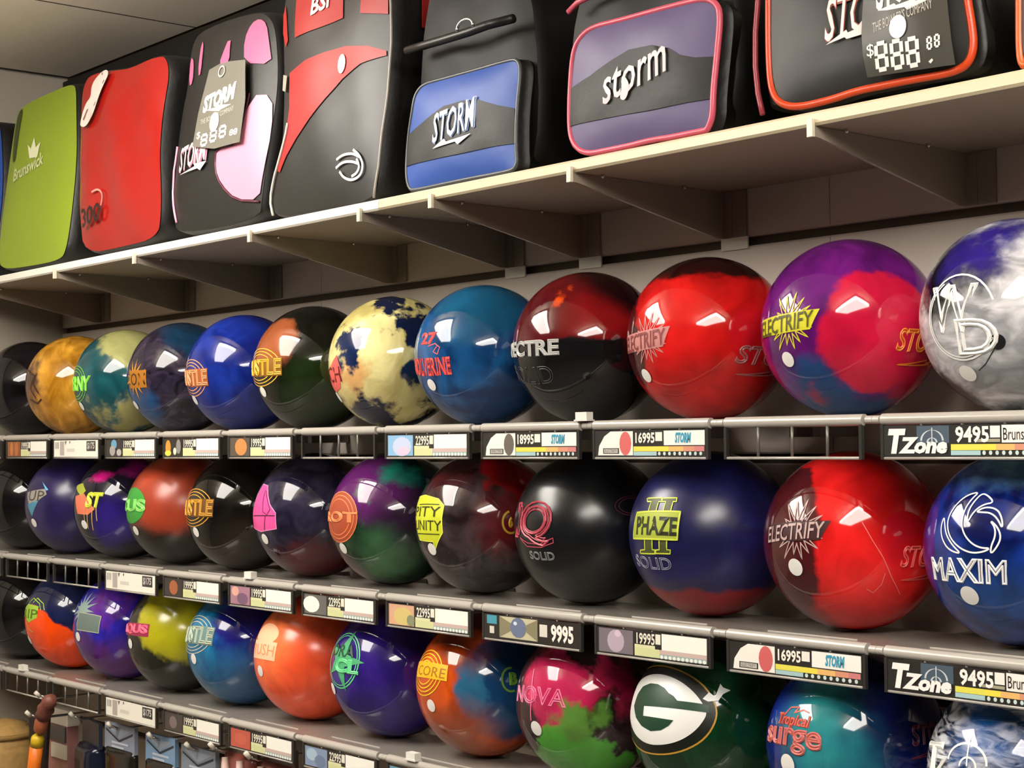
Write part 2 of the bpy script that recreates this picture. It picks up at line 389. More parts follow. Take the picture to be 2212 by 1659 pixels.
B(0, 11, 'silver white pearl ball with a WD circle logo '+U, ('9a9a9e', 'dcdce0'), [(2055, 575, 27, '0c0c10', .1), (2135, 515, 24, '2a1e78', .1), (2250, 455, 30, '2a1e78', .1), (2060, 860, 24, '3c1c22', .1), (2190, 905, 24, '14343a', .08), (2215, 790, 20, '85858a', .2)], nsc=2.2, stretch=(1, 1, 2), sticker=(2091, 806), sr=.0105)
# middle row
B(1, 0, 'plain black ball at the left wall '+MI, ('0b0a0c', '1a171c'))
B(1, 1, 'matte violet ball with a small grey and blue logo '+MI, ('221a4c', '281e56'), rough=.28, sticker=(74, 1129))
B(1, 2, 'black ball with magenta spots and dripping yellow lettering '+MI, ('0e0d16', '191628'), [(245, 1135, 26, '2c1c76', .12), (206, 1030, 9, 'd01a82', .03), (302, 1002, 10, 'b01a80', .06)], amp=.3, sticker=(183, 1133))
B(1, 3, 'satin rust and black ball with a green logo '+MI, ('17140f', '221c16'), [(365, 1030, 58, '9c3a22', .16), (350, 1010, 25, 'b8472c', .2)], rough=.3, amp=.5, sticker=(294, 1146))
B(1, 4, 'glossy black ball with a gold HUSTLE logo '+MI, ('0e0d0c', '16140f'), [(540, 1200, 36, '261a12', .2)], sticker=(424, 1149))
B(1, 5, 'smoky violet ball with a pink pointed logo '+MI, ('17142a', '353046'), [(670, 1235, 36, '520f18', .12)], nsc=2, sticker=(573, 1164))
B(1, 6, 'purple and green swirled ball with an orange oval logo '+MI, ('12221a', '1a3624'), [(800, 1015, 47, '5c1d62', .1), (880, 1110, 26, '331838', .2), (905, 1000, 30, '0a3a40', .05), (858, 1022, 9, '1e8a74', .06), (830, 1215, 20, '3a6e44', .2), (735, 1235, 18, '5a2028', .1), (768, 1073, 7, '2f9c3e', .06)], amp=.4, sticker=(742, 1184))
B(1, 7, 'smoky grey ball with red areas and a yellow plate logo '+MI, ('1d1618', '453b3e'), [(1120, 1015, 30, 'b21018', .04), (1095, 1130, 24, '641218', .12), (970, 1020, 15, '5a1a1c', .15)], nsc=2, amp=.4, sticker=(934, 1186))
B(1, 8, 'matte black ball with a red outlined IQ logo '+MI, ('0d0f12', '121418'), rough=.27)
B(1, 9, 'satin navy ball with red base and yellow PHAZE II logo '+MI, ('17174a', '1d1d54'), [('Z', -1, 50, '8e1018', .04)], rough=.3, amp=.25)
B(1, 10, 'bright red ball with maroon side and silver ELECTRIFY logo '+MI, ('de1c1c', 'e82424'), [(1965, 1080, 36, 'b81214', .12), (1655, 1165, 53, '4a1319', .03), (1730, 1340, 26, '4a1319', .06), (1850, 1345, 20, 'b01414', .15)], amp=.25, sticker=(1719, 1225), sr=.0105)
B(1, 11, 'deep blue ball with a white swirl logo lettered MAXIM '+MI, ('0a1450', '143088'), [(1998, 1130, 12, '6a1c84', .1), (2150, 1003, 12, '5f90a4', .12), (2130, 1300, 18, '1c4a86', .25)], nsc=2.6, sticker=(2095, 1286), sr=.0112)
# lower row
B(2, 0, 'plain black ball at the left wall '+LO, ('0c0b0d', '1a181c'))
B(2, 1, 'orange and navy ball with a lime logo '+LO, ('141a3c', '1c244a'), [(100, 1425, 72, 'f84c0a', .03)], amp=.35, sticker=(65, 1382))
B(2, 2, 'blue and violet ball with a grey green star logo '+LO, ('1c1a86', '2c24a0'), [(232, 1300, 18, '6a2a86', .12), (190, 1425, 30, '54206c', .15), (270, 1440, 30, '5c2474', .15)], nsc=2.2, sticker=(169, 1375))
B(2, 3, 'olive yellow and black ball with a pink logo '+LO, ('1a1a14', '2a2a20'), [(400, 1325, 50, 'aaa41a', .06)], rough=.18, amp=.45, sticker=(282, 1390))
B(2, 4, 'sky blue and navy ball with a silver HUSTLE logo '+LO, ('12628e', '1c7aa8'), [(560, 1350, 46, '1c1c78', .12), (510, 1480, 32, '285a8a', .2)], nsc=2.5, sticker=(419, 1423))
B(2, 5, 'plain bright orange ball with a faint peach logo '+LO, ('fa5830', 'fc6038'), [(570, 1370, 36, 'ff8048', .25)], rough=.22, sticker=(563, 1449))
B(2, 6, 'glossy plain purple ball with a mint green star logo '+LO, ('2c1a72', '34207e'), sticker=(721, 1487))
B(2, 7, 'orange and steel blue ball with a yellow logo '+LO, ('b8440f', 'd2541a'), [(1130, 1480, 50, '14406c', .08), (1010, 1475, 8, '2c6488', .03), (1017, 1512, 6, '2c6488', .03), (990, 1600, 30, 'a8583a', .2), (1010, 1375, 20, '6a240c', .15)], amp=.35, sticker=(932, 1524))
B(2, 8, 'pink, black and green ball with a pink star logo '+LO, ('2a1a1e', '3a2428'), [(1215, 1465, 36, 'c02656', .06), (1310, 1475, 22, 'b01c48', .08), (1175, 1560, 12, 'b02850', .05), (1255, 1395, 13, '1a1012', .04), (1300, 1560, 14, '241418', .05), (1240, 1668, 40, '4fa236', .03), (1250, 1555, 8, '5a8a38', .05)], amp=.6, sticker=(1159, 1573), sr=.0105)
B(2, 9, 'dark green ball with a large white letter G emblem '+LO, ('08301a', '0f4024'), nsc=2)
B(2, 10, 'blue ball with a teal patch lettered surge '+LO, ('0e1a66', '14287a'), [(1800, 1540, 36, '2f9498', .2), (1790, 1600, 25, '2a8086', .25), (1700, 1480, 20, '1a2e9a', .2), (1960, 1530, 40, '0b164e', .2)], nsc=2.2, sticker=(1702, 1650), sr=.0118)
B(2, 11, 'silver, black and blue streaked ball with a white aiming ring logo '+LO, ('1c1c22', 'd0d0d6'), [(2125, 1540, 14, '1c5ca4', .2), (2150, 1590, 10, '1c5ca4', .2)], nsc=3.2, stretch=(1, 1, 3), contrast=(.4, .6))

# ---------------------------------------------------------------- engraved logos
def chaikin(P, closed=True, it=2):
    for _ in range(it):
        q = []; n = len(P)
        for i in range(n if closed else n-1):
            a, b = P[i], P[(i+1) % n]
            q += [(a[0]*.75+b[0]*.25, a[1]*.75+b[1]*.25), (a[0]*.25+b[0]*.75, a[1]*.25+b[1]*.75)]
        P = q if closed else [P[0]]+q+[P[-1]]
    return P
def lm(h): return mat(h, .45)
def hustle(row, i, x0, y0, x1, y1, hexc, fill):
    """ring of bands with outlined lettering across it"""
    L = Logo(BALLS[(row, i)], (x0+x1)/2, (y0+y1)/2); M = lm(hexc); h = y1-y0; e = .012
    for sc in (1, .84, .68): L.stroke(L.pell(x0-3, y0, x1-3, y1, e, sc), .0016, M, True, .0002, .003)
    ym = y0+h*.5
    cx, cy, w, hh = L.bx(x0, ym-h*.24, x1, ym+h*.24, e)
    L.poly([(cx-w/2, cy-hh/2), (cx+w/2, cy-hh/2), (cx+w/2, cy+hh/2), (cx-w/2, cy+hh/2)], lm(fill), .0005, .004)
    L.text('HUSTLE', cx, cy, w*.96, hh*.9, lm('2a1c0e'), .0009); L.text('HUSTLE', cx, cy, w*.98, hh*.92, M, .0012, out=.035)
    L.done()
hustle(0, 4, 401, 776, 449, 856, 'e8a070', 'a85a2c'); hustle(0, 5, 545, 752, 609, 834, 'f0b838', '8a5c10')
hustle(1, 4, 402, 1056, 461, 1138, 'd89a34', '6a4410'); hustle(2, 4, 402, 1330, 462, 1414, 'b8c4b0', '6a8a86')
def burst(L, cx, cy, rad, n, M, h=0, inner=.45, seed=1):
    rnd = random.Random(seed); pts = []
    for k in range(n*2):
        a = math.pi*k/n; r = rad*(1 if k % 2 == 0 else inner)*(rnd.uniform(.75, 1.1) if k % 2 == 0 else 1)
        pts.append((cx+r*math.cos(a), cy+r*math.sin(a)))
    L.poly(pts, M, h, .004)
def electrify(row, i, x0, x1, yc, hexc, dark, rpx):
    L = Logo(BALLS[(row, i)], (x0+x1)/2, yc); M = lm(hexc if row else dark)
    cx, cy, w, h = L.bx(x0, yc-20, x1, yc+22); rad = L.p((x0+x1)/2, yc-rpx)[1]
    rnd = random.Random(5)
    for k in range(16):   # thin rays
        a = 2*math.pi*(k+.5)/16; r = rad*rnd.uniform(.7, 1.1); b = .11
        L.stroke([(rad*.36*math.cos(a-b*2), rad*.36*math.sin(a-b*2)), (r*math.cos(a), r*math.sin(a)), (rad*.36*math.cos(a+b*2), rad*.36*math.sin(a+b*2))], .0013, M, False, .0002, .003)
    L.poly([(cx-w*.52, cy-h*.62), (cx+w*.44, cy-h*.36), (cx+w*.56, cy+h*.68), (cx-w*.46, cy+h*.36)], lm(dark), .0004, .004)
    L.text('ELECTRIFY', cx, cy, w, h*.85, lm(hexc), .0012, bold=.012, shear=.2, rot=.1)
    L.done()
electrify(0, 10, 1648, 1760, 698, '4e4c08', 'd2cc24', 62); electrify(1, 10, 1662, 1783, 1148, 'c0a4a0', '3a1418', 66); electrify(0, 9, 1356, 1440, 735, '8a3c3a', 'c88480', 56)
def storm(row, i, x0, y0, x1, y1, hexc, ext=0):
    L = Logo(BALLS[(row, i)], (x0+x1)/2, (y0+y1)/2); M = lm(hexc); h = y1-y0
    L.wtext('STORM', x0, y0, x1, y0+h*.6, M, ext, out=.035, shear=.25)
    cx, cy, w, hh = L.bx(x0, y0+h*.72, x1, y1, 0)
    L.stroke([(cx-w/2, cy-hh*.2), (cx, cy+hh*.3), (cx, cy), (cx+w/2, cy+hh*.4), (cx+w*.1, cy-hh*.4), (cx+w*.1, cy-hh*.1)], .0016, M, True, .0003, .003)
    L.done('maker_mark')
storm(0, 10, 1937, 710, 2029, 797, 'f08a28', 0); storm(0, 9, 1588, 748, 1708, 818, '9c5c58'); storm(1, 10, 1946, 1178, 2034, 1258, 'e85a52'); storm(2, 10, 1966, 1560, 2046, 1640, '6a2a44')

def simple(row, i, x0, y0, x1, y1, hexc, body, ext=0, fill=None, out=.05, y=.5, frac=.5, rings=0, name='logo', shear=0):
    L = Logo(BALLS[(row, i)], (x0+x1)/2, (y0+y1)/2); M = lm(hexc); h = y1-y0
    for k in range(rings): L.stroke(L.pell(x0, y0, x1, y1, ext, 1-.15*k), .0015, M, True, .0002, .003)
    if fill:
        L.poly(L.pell(x0, y0, x1, y1, ext, .98), lm(fill), .0001, .005)
    ym = y0+h*y
    if body:
        L.wtext(body, x0, ym-h*frac/2, x1, ym+h*frac/2, M, ext, z=.0006, out=out, shear=shear)
    L.done(name); return L
# gold ball, brown etching
L = Logo(BALLS[(0, 1)], 72, 830)
for q in ([(62, 800), (75, 812), (66, 840), (78, 860)], [(80, 806), (72, 830), (84, 850)], [(66, 862), (82, 872), (90, 862)]): L.pstroke(q, .004, lm('3a2212'))
L.done()
simple(0, 2, 158, 790, 186, 868, '7ac83a', None, .02, None, rings=3)
L = Logo(BALLS[(0, 2)], 185, 830, .001); L.wtext('FRNY', 160, 812, 197, 845, lm('8ae04a'), .012, out=.05, shear=.2); L.done()
# orange burst with a plate
for (r_, i_, px, py, x1, hexc, plate, rp, txt) in ((0, 3, 290, 818, 316, 'c8861e', 'a86a14', 44, 'ION'), (2, 2, 178, 1318, 216, '8aa09a', '6a7a74', 48, '')):
    L = Logo(BALLS[(r_, i_)], px, py); rad = L.p(px, py-rp)[1]; burst(L, 0, 0, rad, 13, lm(hexc), .0001, .35, 3)
    oy = 0 if txt else 26
    cx, cy, w, h = L.bx(px-10, py-18+oy, x1, py+20+oy); L.poly([(cx-w/2, cy-h/2), (cx+w/2, cy-h/2), (cx+w/2, cy+h/2), (cx-w/2, cy+h/2)], lm(plate), .0004, .005)
    if txt: L.text(txt, cx, cy, w*.9, h*.7, lm('2a1a06'), .0007)
    else:
        L.stroke([(cx-w/2, cy-h/2), (cx+w/2, cy-h/2), (cx+w/2, cy+h/2), (cx-w/2, cy+h/2)], .0015, lm('b8c0a0'), True, .0007, .003)
    L.done()
# cream ball: red pointed shield
L = Logo(BALLS[(0, 6)], 722, 808); L.ppoly([(713, 800), (728, 766), (738, 800), (736, 838), (728, 848), (714, 835)], lm('e0605a')); L.wtext('RCH', 711, 792, 736, 826, lm('6a1016'), .008, z=.0006); L.done()
# coral lettering
L = Logo(BALLS[(0, 7)], 935, 785); M = lm('f0605c')
L.wtext('WOLVERINE', 899, 772, 974, 812, lm('b8343c'), .012, bold=.08); L.wtext('WOLVERINE', 899, 772, 974, 812, M, .012, z=.0005)
L.wtext('27', 912, 718, 942, 745, M, out=.05); L.pstroke([(925, 748), (940, 742), (950, 750), (945, 765), (936, 760), (944, 748)], .0014, M); L.done()
# SPECTRE
L = Logo(BALLS[(0, 8)], 1160, 752); L.wtext('SPECTRE', 1106, 734, 1208, 770, lm('b8b8b4'), .016, z=.0006, out=.05); L.wtext('SPECTRE', 1106, 734, 1208, 770, lm('6a6a68'), .016); L.done()
L = Logo(BALLS[(0, 8)], 1155, 810); L.wtext('SOLID', 1120, 792, 1196, 830, lm('3c3c3e'), .01, out=.014); L.done('marking')
# WD in a ring
L = Logo(BALLS[(0, 11)], 2090, 690, .0008); M = lm('f2f2ee')
L.stroke(L.pell(2009, 593, 2152, 777, 0, 1, 20, 330), .0022, M, False, 0, .003); L.stroke(L.pell(2009, 593, 2152, 777, 0, .93, 120, 300), .0018, M, False, 0, .003)
L.wtext('W', 2012, 615, 2112, 720, M, out=.03); L.wtext('D', 2064, 686, 2158, 766, M, out=.035); L.done()
L = Logo(BALLS[(0, 11)], 2155, 738, .0008); L.poly(L.ell(0, 0, .0085, .0085), lm('141416'), 0, .005); L.pstroke([(2153, 745), (2130, 785), (2115, 800)], .0012, lm('2a2a2c')); L.done('pin_mark')
# middle row logos
L = Logo(BALLS[(1, 1)], 75, 1080); L.ppoly([(60, 1064), (98, 1056), (101, 1068), (80, 1084), (62, 1088)], lm('9a948c')); L.wtext('UP', 64, 1060, 96, 1082, lm('4a443c'), z=.0006)
L.ppoly([(92, 1040), (105, 1058), (100, 1060)], lm('6ab4dc')); L.ppoly([(60, 1090), (86, 1078), (70, 1116)], lm('4a8aa4')); L.done()
L = Logo(BALLS[(1, 2)], 195, 1085); L.ppoly([(166, 1050), (180, 1044), (186, 1060), (176, 1072)], lm('a8b03a')); L.ppoly([(164, 1072), (182, 1066), (205, 1100), (190, 1112), (168, 1110)], lm('e8785a'))
L.wtext('ST', 188, 1063, 223, 1098, lm('d8e04a'), .004, out=.06, z=.0006, shear=.2)
for a, b in ((182, 1126), (190, 1142), (200, 1145), (208, 1125)): L.pstroke([(a, 1095), (a+2, b)], .0018, lm('d0a860'), False, .0004)
L.done()
L = simple(1, 3, 273, 1052, 315, 1132, '8ad86a', 'CUS', .014, '3a9a3a', .05, .5, .35)
hexp = [(547, 1118), (552, 1085), (570, 1046), (580, 1050), (584, 1090), (596, 1108), (598, 1142), (565, 1148), (548, 1138)]
L = Logo(BALLS[(1, 5)], 572, 1100); L.ppoly(hexp, lm('e8509a')); L.pstroke(hexp, .0014, lm('f8a0cc'), True, .0004); L.pstroke([(549, 1114), (594, 1114)], .0014, lm('3a1028'), False, .0006)
L.pstroke([(574, 1060), (568, 1105), (577, 1112), (584, 1100), (576, 1062)], .0014, lm('7a1c50'), True, .0006); L.pstroke([(574, 1114), (572, 1146)], .0014, lm('3a1028'), False, .0006); L.done()
simple(1, 6, 712, 1062, 772, 1172, 'f08a54', 'ROT', .012, 'a8482a', .05, .5, .22, rings=3)
pl = [(905, 1075), (920, 1070), (948, 1078), (960, 1092), (955, 1120), (957, 1150), (946, 1172), (942, 1186), (936, 1170), (908, 1166), (900, 1130)]
L = Logo(BALLS[(1, 7)], 930, 1120); L.ppoly(pl, lm('ccd428')); L.pstroke(pl, .0014, lm('eaf060'), True, .0004); L.wtext('PITY', 902, 1094, 952, 1116, lm('2a2c08'), .006, z=.0006); L.wtext('UNITY', 902, 1124, 954, 1146, lm('2a2c08'), .006, z=.0006)
L.pstroke([(908, 1090), (950, 1090)], .0012, lm('2a2c08'), False, .0006); L.pstroke([(904, 1152), (950, 1154)], .0012, lm('2a2c08'), False, .0006); L.done()
L = Logo(BALLS[(1, 7)], 1104, 1128); L.stroke(L.ell(0, 0, .013, .016, 100, 300), .003, lm('b8961e'), False, 0, .003); L.wtext('6', 1098, 1116, 1108, 1140, lm('b8961e'), out=.08); L.done('maker_mark')
L = Logo(BALLS[(1, 8)], 1165, 1130); M = lm('c04a5c'); D_ = lm('5a1420')
L.wtext('IQ', 1120, 1082, 1192, 1180, D_, .012, bold=.03, shear=.1); L.wtext('IQ', 1120, 1082, 1192, 1180, M, .012, out=.02, shear=.1, z=.0005); L.wtext('IQ', 1124, 1092, 1186, 1170, M, .01, out=.012, shear=.1, z=.0007)
L.pstroke([(1124, 1160), (1140, 1172), (1165, 1176), (1195, 1162), (1196, 1172), (1170, 1182), (1140, 1180)], .0014, M, True, .0005); L.done()
L = Logo(BALLS[(1, 8)], 1170, 1203); L.wtext('SOLID', 1146, 1192, 1198, 1210, lm('8a8a8a'), out=.03); L.done('marking')
L = Logo(BALLS[(1, 8)], 1366, 1092); L.stroke(L.pell(1328, 1072, 1400, 1114, 0, 1), .0012, lm('5a2030'), True); L.stroke(L.pell(1328, 1072, 1400, 1114, 0, .8), .0012, lm('5a2030'), True); L.done('maker_mark')
L = Logo(BALLS[(1, 9)], 1422, 1135); M = lm('d0dc48'); Dk = lm('4a5024')

for sh in (0, 31):
    q = [(x+sh, y) for x, y in [(1399, 1077), (1432, 1076), (1431, 1084), (1424, 1084), (1410, 1187), (1418, 1188), (1417, 1196), (1384, 1195), (1385, 1188), (1394, 1187), (1408, 1084), (1400, 1084)]]
    L.ppoly(q, Dk, .0001); L.pstroke(q, .0017, M, True, .0005)
pp = [(1379, 1108), (1471, 1106), (1464, 1166), (1371, 1163)]; L.ppoly(pp, lm('a8b63a'), .0012); L.pstroke(pp, .0022, M, True, .0015); L.wtext('PHAZE', 1378, 1116, 1464, 1156, lm('252a0c'), 0, z=.0018, bold=.03); L.done()
L = Logo(BALLS[(1, 9)], 1415, 1218); L.wtext('SOLID', 1378, 1204, 1450, 1230, lm('9a9ab4'), out=.02); L.done('marking')
# MAXIM and its swirl
L = Logo(BALLS[(1, 11)], 2100, 1160); M = lm('f4f4f0'); L.wtext('MAXIM', 2016, 1206, 2176, 1260, M, out=.035, shear=.06)
cx, cy, w, h = L.bx(2031, 1062, 2167, 1198)
for q in ([(2117, 1063), (2090, 1070), (2066, 1090), (2050, 1116), (2047, 1140), (2055, 1165), (2075, 1185), (2100, 1195), (2125, 1192), (2140, 1184), (2120, 1184), (2100, 1175), (2083, 1155), (2077, 1130), (2085, 1100), (2100, 1078)],
          [(2122, 1066), (2135, 1071), (2148, 1086), (2125, 1090), (2104, 1105), (2089, 1132), (2092, 1105), (2104, 1085)], [(2108, 1106), (2130, 1095), (2155, 1100), (2165, 1120), (2166, 1144), (2155, 1120), (2140, 1108), (2122, 1107)],
          [(2138, 1123), (2155, 1138), (2163, 1160), (2155, 1180), (2140, 1198), (2141, 1180), (2150, 1160), (2150, 1140)], [(2041, 1114), (2033, 1140), (2036, 1165), (2050, 1188), (2078, 1197), (2060, 1180), (2046, 1158), (2042, 1138)]):
    L.pstroke(chaikin(q), .0018, M, True, .0002)
L.done()
# lower row logos
L = Logo(BALLS[(2, 1)], 70, 1325); L.ppoly([(54, 1318), (62, 1304), (84, 1310), (80, 1335), (62, 1345), (56, 1335)], lm('a0c83a')); L.wtext('RIP', 54, 1316, 82, 1336, lm('4a6a10'), .006, z=.0006)
for a in (0, 8): L.pstroke([(64+a, 1302), (74+a, 1292), (86+a, 1304), (88+a, 1318)], .0016, lm('b8e04a'))
L.pstroke([(56, 1338), (62, 1358), (72, 1366)], .0016, lm('b8c840')); L.done()
L = Logo(BALLS[(2, 3)], 300, 1360); cx, cy, w, h = L.bx(274, 1346, 322, 1374, .01); L.poly([(cx-w/2, cy-h/2), (cx+w/2, cy-h/2), (cx+w/2, cy+h/2), (cx-w/2, cy+h/2)], lm('9c2848'), 0, .005); L.text('AQUS', cx, cy, w*.95, h*.85, lm('f06a8a'), .0005, out=.06); L.done()
L = Logo(BALLS[(2, 5)], 572, 1385); cx, cy, w, h = L.bx(556, 1346, 601, 1426, .01)
L.poly(L.ell(cx, cy+h*.2, w*.45, h*.3), lm('ffc49a'), 0, .006); L.poly([(cx-w/2, cy-h/2), (cx+w/2, cy-h/2), (cx+w/2, cy), (cx-w/2, cy)], lm('ffc8a0'), .0002, .006); L.text('RUSH', cx, cy-h*.24, w*.9, h*.3, lm('f89a6a'), .0006); L.done()
L = Logo(BALLS[(2, 6)], 748, 1425); M = lm('6ad890'); L.stroke(L.pell(717, 1368, 776, 1488, .008, 1), .002, M, True, .0001, .003); L.stroke(L.pell(717, 1368, 776, 1488, .008, .9), .0014, M, True, .0001, .003)
cx, cy, w, h = L.bx(717, 1368, 776, 1488, .008); burst(L, cx, cy, h*.55, 5, lm('4aa872'), .0004, .35, 2)
L.wtext('ORA', 722, 1392, 768, 1420, lm('164a30'), 0, z=.0008, bold=.02); L.wtext('CL', 726, 1424, 776, 1456, M, 0, z=.001, out=.06); L.done()
L = Logo(BALLS[(2, 7)], 932, 1445); M = lm('fcc81a'); cx, cy, w, h = L.bx(901, 1405, 968, 1506, .006)
for sc in (1, .84, .68, .52): L.stroke(L.ell(cx-.003, cy, w*.42*sc, h/2*sc, 0, 360), .0018, M, True, .0001, .003)
L.ppoly([(903, 1428), (969, 1438), (966, 1472), (902, 1462)], lm('f2b410'), .0005); L.wtext('CORE', 906, 1440, 964, 1462, lm('a86a04'), z=.0008); L.done()
L = Logo(BALLS[(2, 7)], 1104, 1468); L.stroke(L.ell(0, 0, .014, .017, 80, 290), .003, lm('6a9a2c'), False, 0, .003); L.wtext('B', 1100, 1452, 1118, 1480, lm('6a9a2c'), out=.07); L.done('maker_mark')
L = Logo(BALLS[(2, 8)], 1170, 1500); M = lm('f87aa4'); L.wtext('NOVA', 1120, 1484, 1225, 1524, M, .006, out=.028)
cx, cy = L.p(1150, 1500); burst(L, cx, cy, .016, 8, lm('d8406c'), .0001, .35, 4); L.pstroke([(1155, 1445), (1150, 1500), (1148, 1556)], .0018, M, False, .0003); L.done()
# white letter G emblem with gold rim
L = Logo(BALLS[(2, 9)], 1455, 1535); GR = lm('133e28'); WH = mat('f0f0ec', .35)
fn = lambda sc: [L.p(1447+(x-1447)*sc, 1532+(y-1532)*sc) for x, y in [(1362, 1540), (1364, 1505), (1376, 1478), (1396, 1462), (1420, 1456), (1450, 1462), (1480, 1478), (1508, 1504), (1527, 1535), (1524, 1552), (1502, 1580), (1470, 1600), (1436, 1609), (1402, 1608), (1378, 1592), (1366, 1568)]]
L.poly(chaikin([L.p(x, y) for x, y in [(1358, 1540), (1362, 1490), (1386, 1450), (1424, 1440), (1470, 1450), (1520, 1480), (1546, 1520), (1548, 1555), (1524, 1594), (1480, 1620), (1430, 1630), (1388, 1622), (1364, 1590)]]), lm('10160c'), 0, .006)
L.stroke(chaikin([L.p(x, y) for x, y in [(1396, 1446), (1424, 1438), (1470, 1448), (1520, 1478), (1547, 1520), (1549, 1555), (1525, 1596), (1480, 1622), (1430, 1631), (1386, 1622), (1362, 1592)]], False), .0022, lm('c89a34'), False, .0003, .004)
L.poly(chaikin(fn(1)), WH, .0006, .005)
L.ppoly([(1372, 1525), (1380, 1500), (1391, 1484), (1407, 1477), (1423, 1479), (1437, 1487), (1446, 1498), (1456, 1504), (1464, 1514), (1518, 1521), (1531, 1524), (1532, 1540), (1523, 1539), (1393, 1525), (1391, 1546), (1456, 1556), (1445, 1568), (1429, 1577), (1407, 1579), (1388, 1568), (1376, 1550)], GR, .001)
L.done('emblem')
L = Logo(BALLS[(2, 9)], 1540, 1498, .0012); L.ppoly([(1518, 1510), (1532, 1496), (1545, 1506), (1556, 1478), (1562, 1486), (1578, 1492), (1562, 1500), (1552, 1514), (1530, 1516)], WH); L.done('tape_scrap')
L = Logo(BALLS[(2, 10)], 1722, 1585); M = lm('e8604a'); L.wtext('Tropical', 1682, 1542, 1750, 1576, lm('a02c1c'), bold=.06); L.wtext('Tropical', 1682, 1542, 1750, 1576, M, z=.0005, shear=.2)
L.wtext('surge', 1662, 1574, 1776, 1632, lm('c86a62'), .004, out=.04, z=.0004); L.wtext('surge', 1662, 1574, 1776, 1632, lm('5a2a44'), .004)
L.pstroke([(1695, 1545), (1710, 1528), (1728, 1528), (1716, 1540), (1736, 1534), (1748, 1540)], .0016, M); L.done()
L = Logo(BALLS[(2, 11)], 2080, 1640); M = lm('f0f0ec'); L.wtext('T', 2006, 1600, 2036, 1668, M, out=.05); L.wtext('Z', 2022, 1632, 2048, 1668, M, out=.05)
L.stroke(L.pell(2048, 1606, 2132, 1690, 0, 1, 0, 180), .0026, M, False, 0, .003); L.pstroke([(2096, 1598), (2088, 1655)], .0018, M); L.stroke(L.pell(2072, 1636, 2108, 1680, 0, 1, 0, 180), .0022, M, False, 0, .003); L.done()
L = Logo(BALLS[(1, 10)], 1890, 1200); 
for q in ([(1862, 1128), (1885, 1168), (1908, 1205), (1925, 1245), (1944, 1284)], [(1912, 1238), (1904, 1262), (1886, 1280), (1872, 1272)]): L.pstroke(q, .0009, lm('f08078'))
L.done('scuff')
# ---------------------------------------------------------------- trays and price cards
import re
def short(row, i):
    return re.sub(r' (with|lettered) .*?(?= on the (upper|middle|lower))', '', BALLS[(row, i)]['label'])
for row in range(3):
    for i in range(12): tray(row, i, 'grey tray under the '+short(row, i))
CW, CH = .1995, .0335
M_card = mat('2b2826', .35); M_white = mat('f4f0e2', .4)
def pm(h): return mat(h, .4)
class Card(G):
    def fn(s, v): return (-CW/2+v[0]*CW, -.0004-v[2], (v[1]-.5)*CH)
    def rect(s, x0, y0, x1, y1, hx, l=1): s.add([(x0, y0, l*.0002), (x1, y0, l*.0002), (x1, y1, l*.0002), (x0, y1, l*.0002)], [(0, 1, 2, 3)], pm(hx))
    def pts(s, P, hx, l=1): s.add([(x, y, l*.0002) for x, y in P], [tuple(range(len(P)))], pm(hx))
    def tx(s, b, x0, y0, x1, y1, hx, l=3, **k): s.text(b, (x0+x1)/2, (y0+y1)/2, x1-x0, y1-y0, pm(hx), z=l*.0002, **k)
    def disc(s, cx, cy, rx, ry, hx, l=2): s.pts(s.ell(cx, cy, rx, ry, n=14), hx, l)
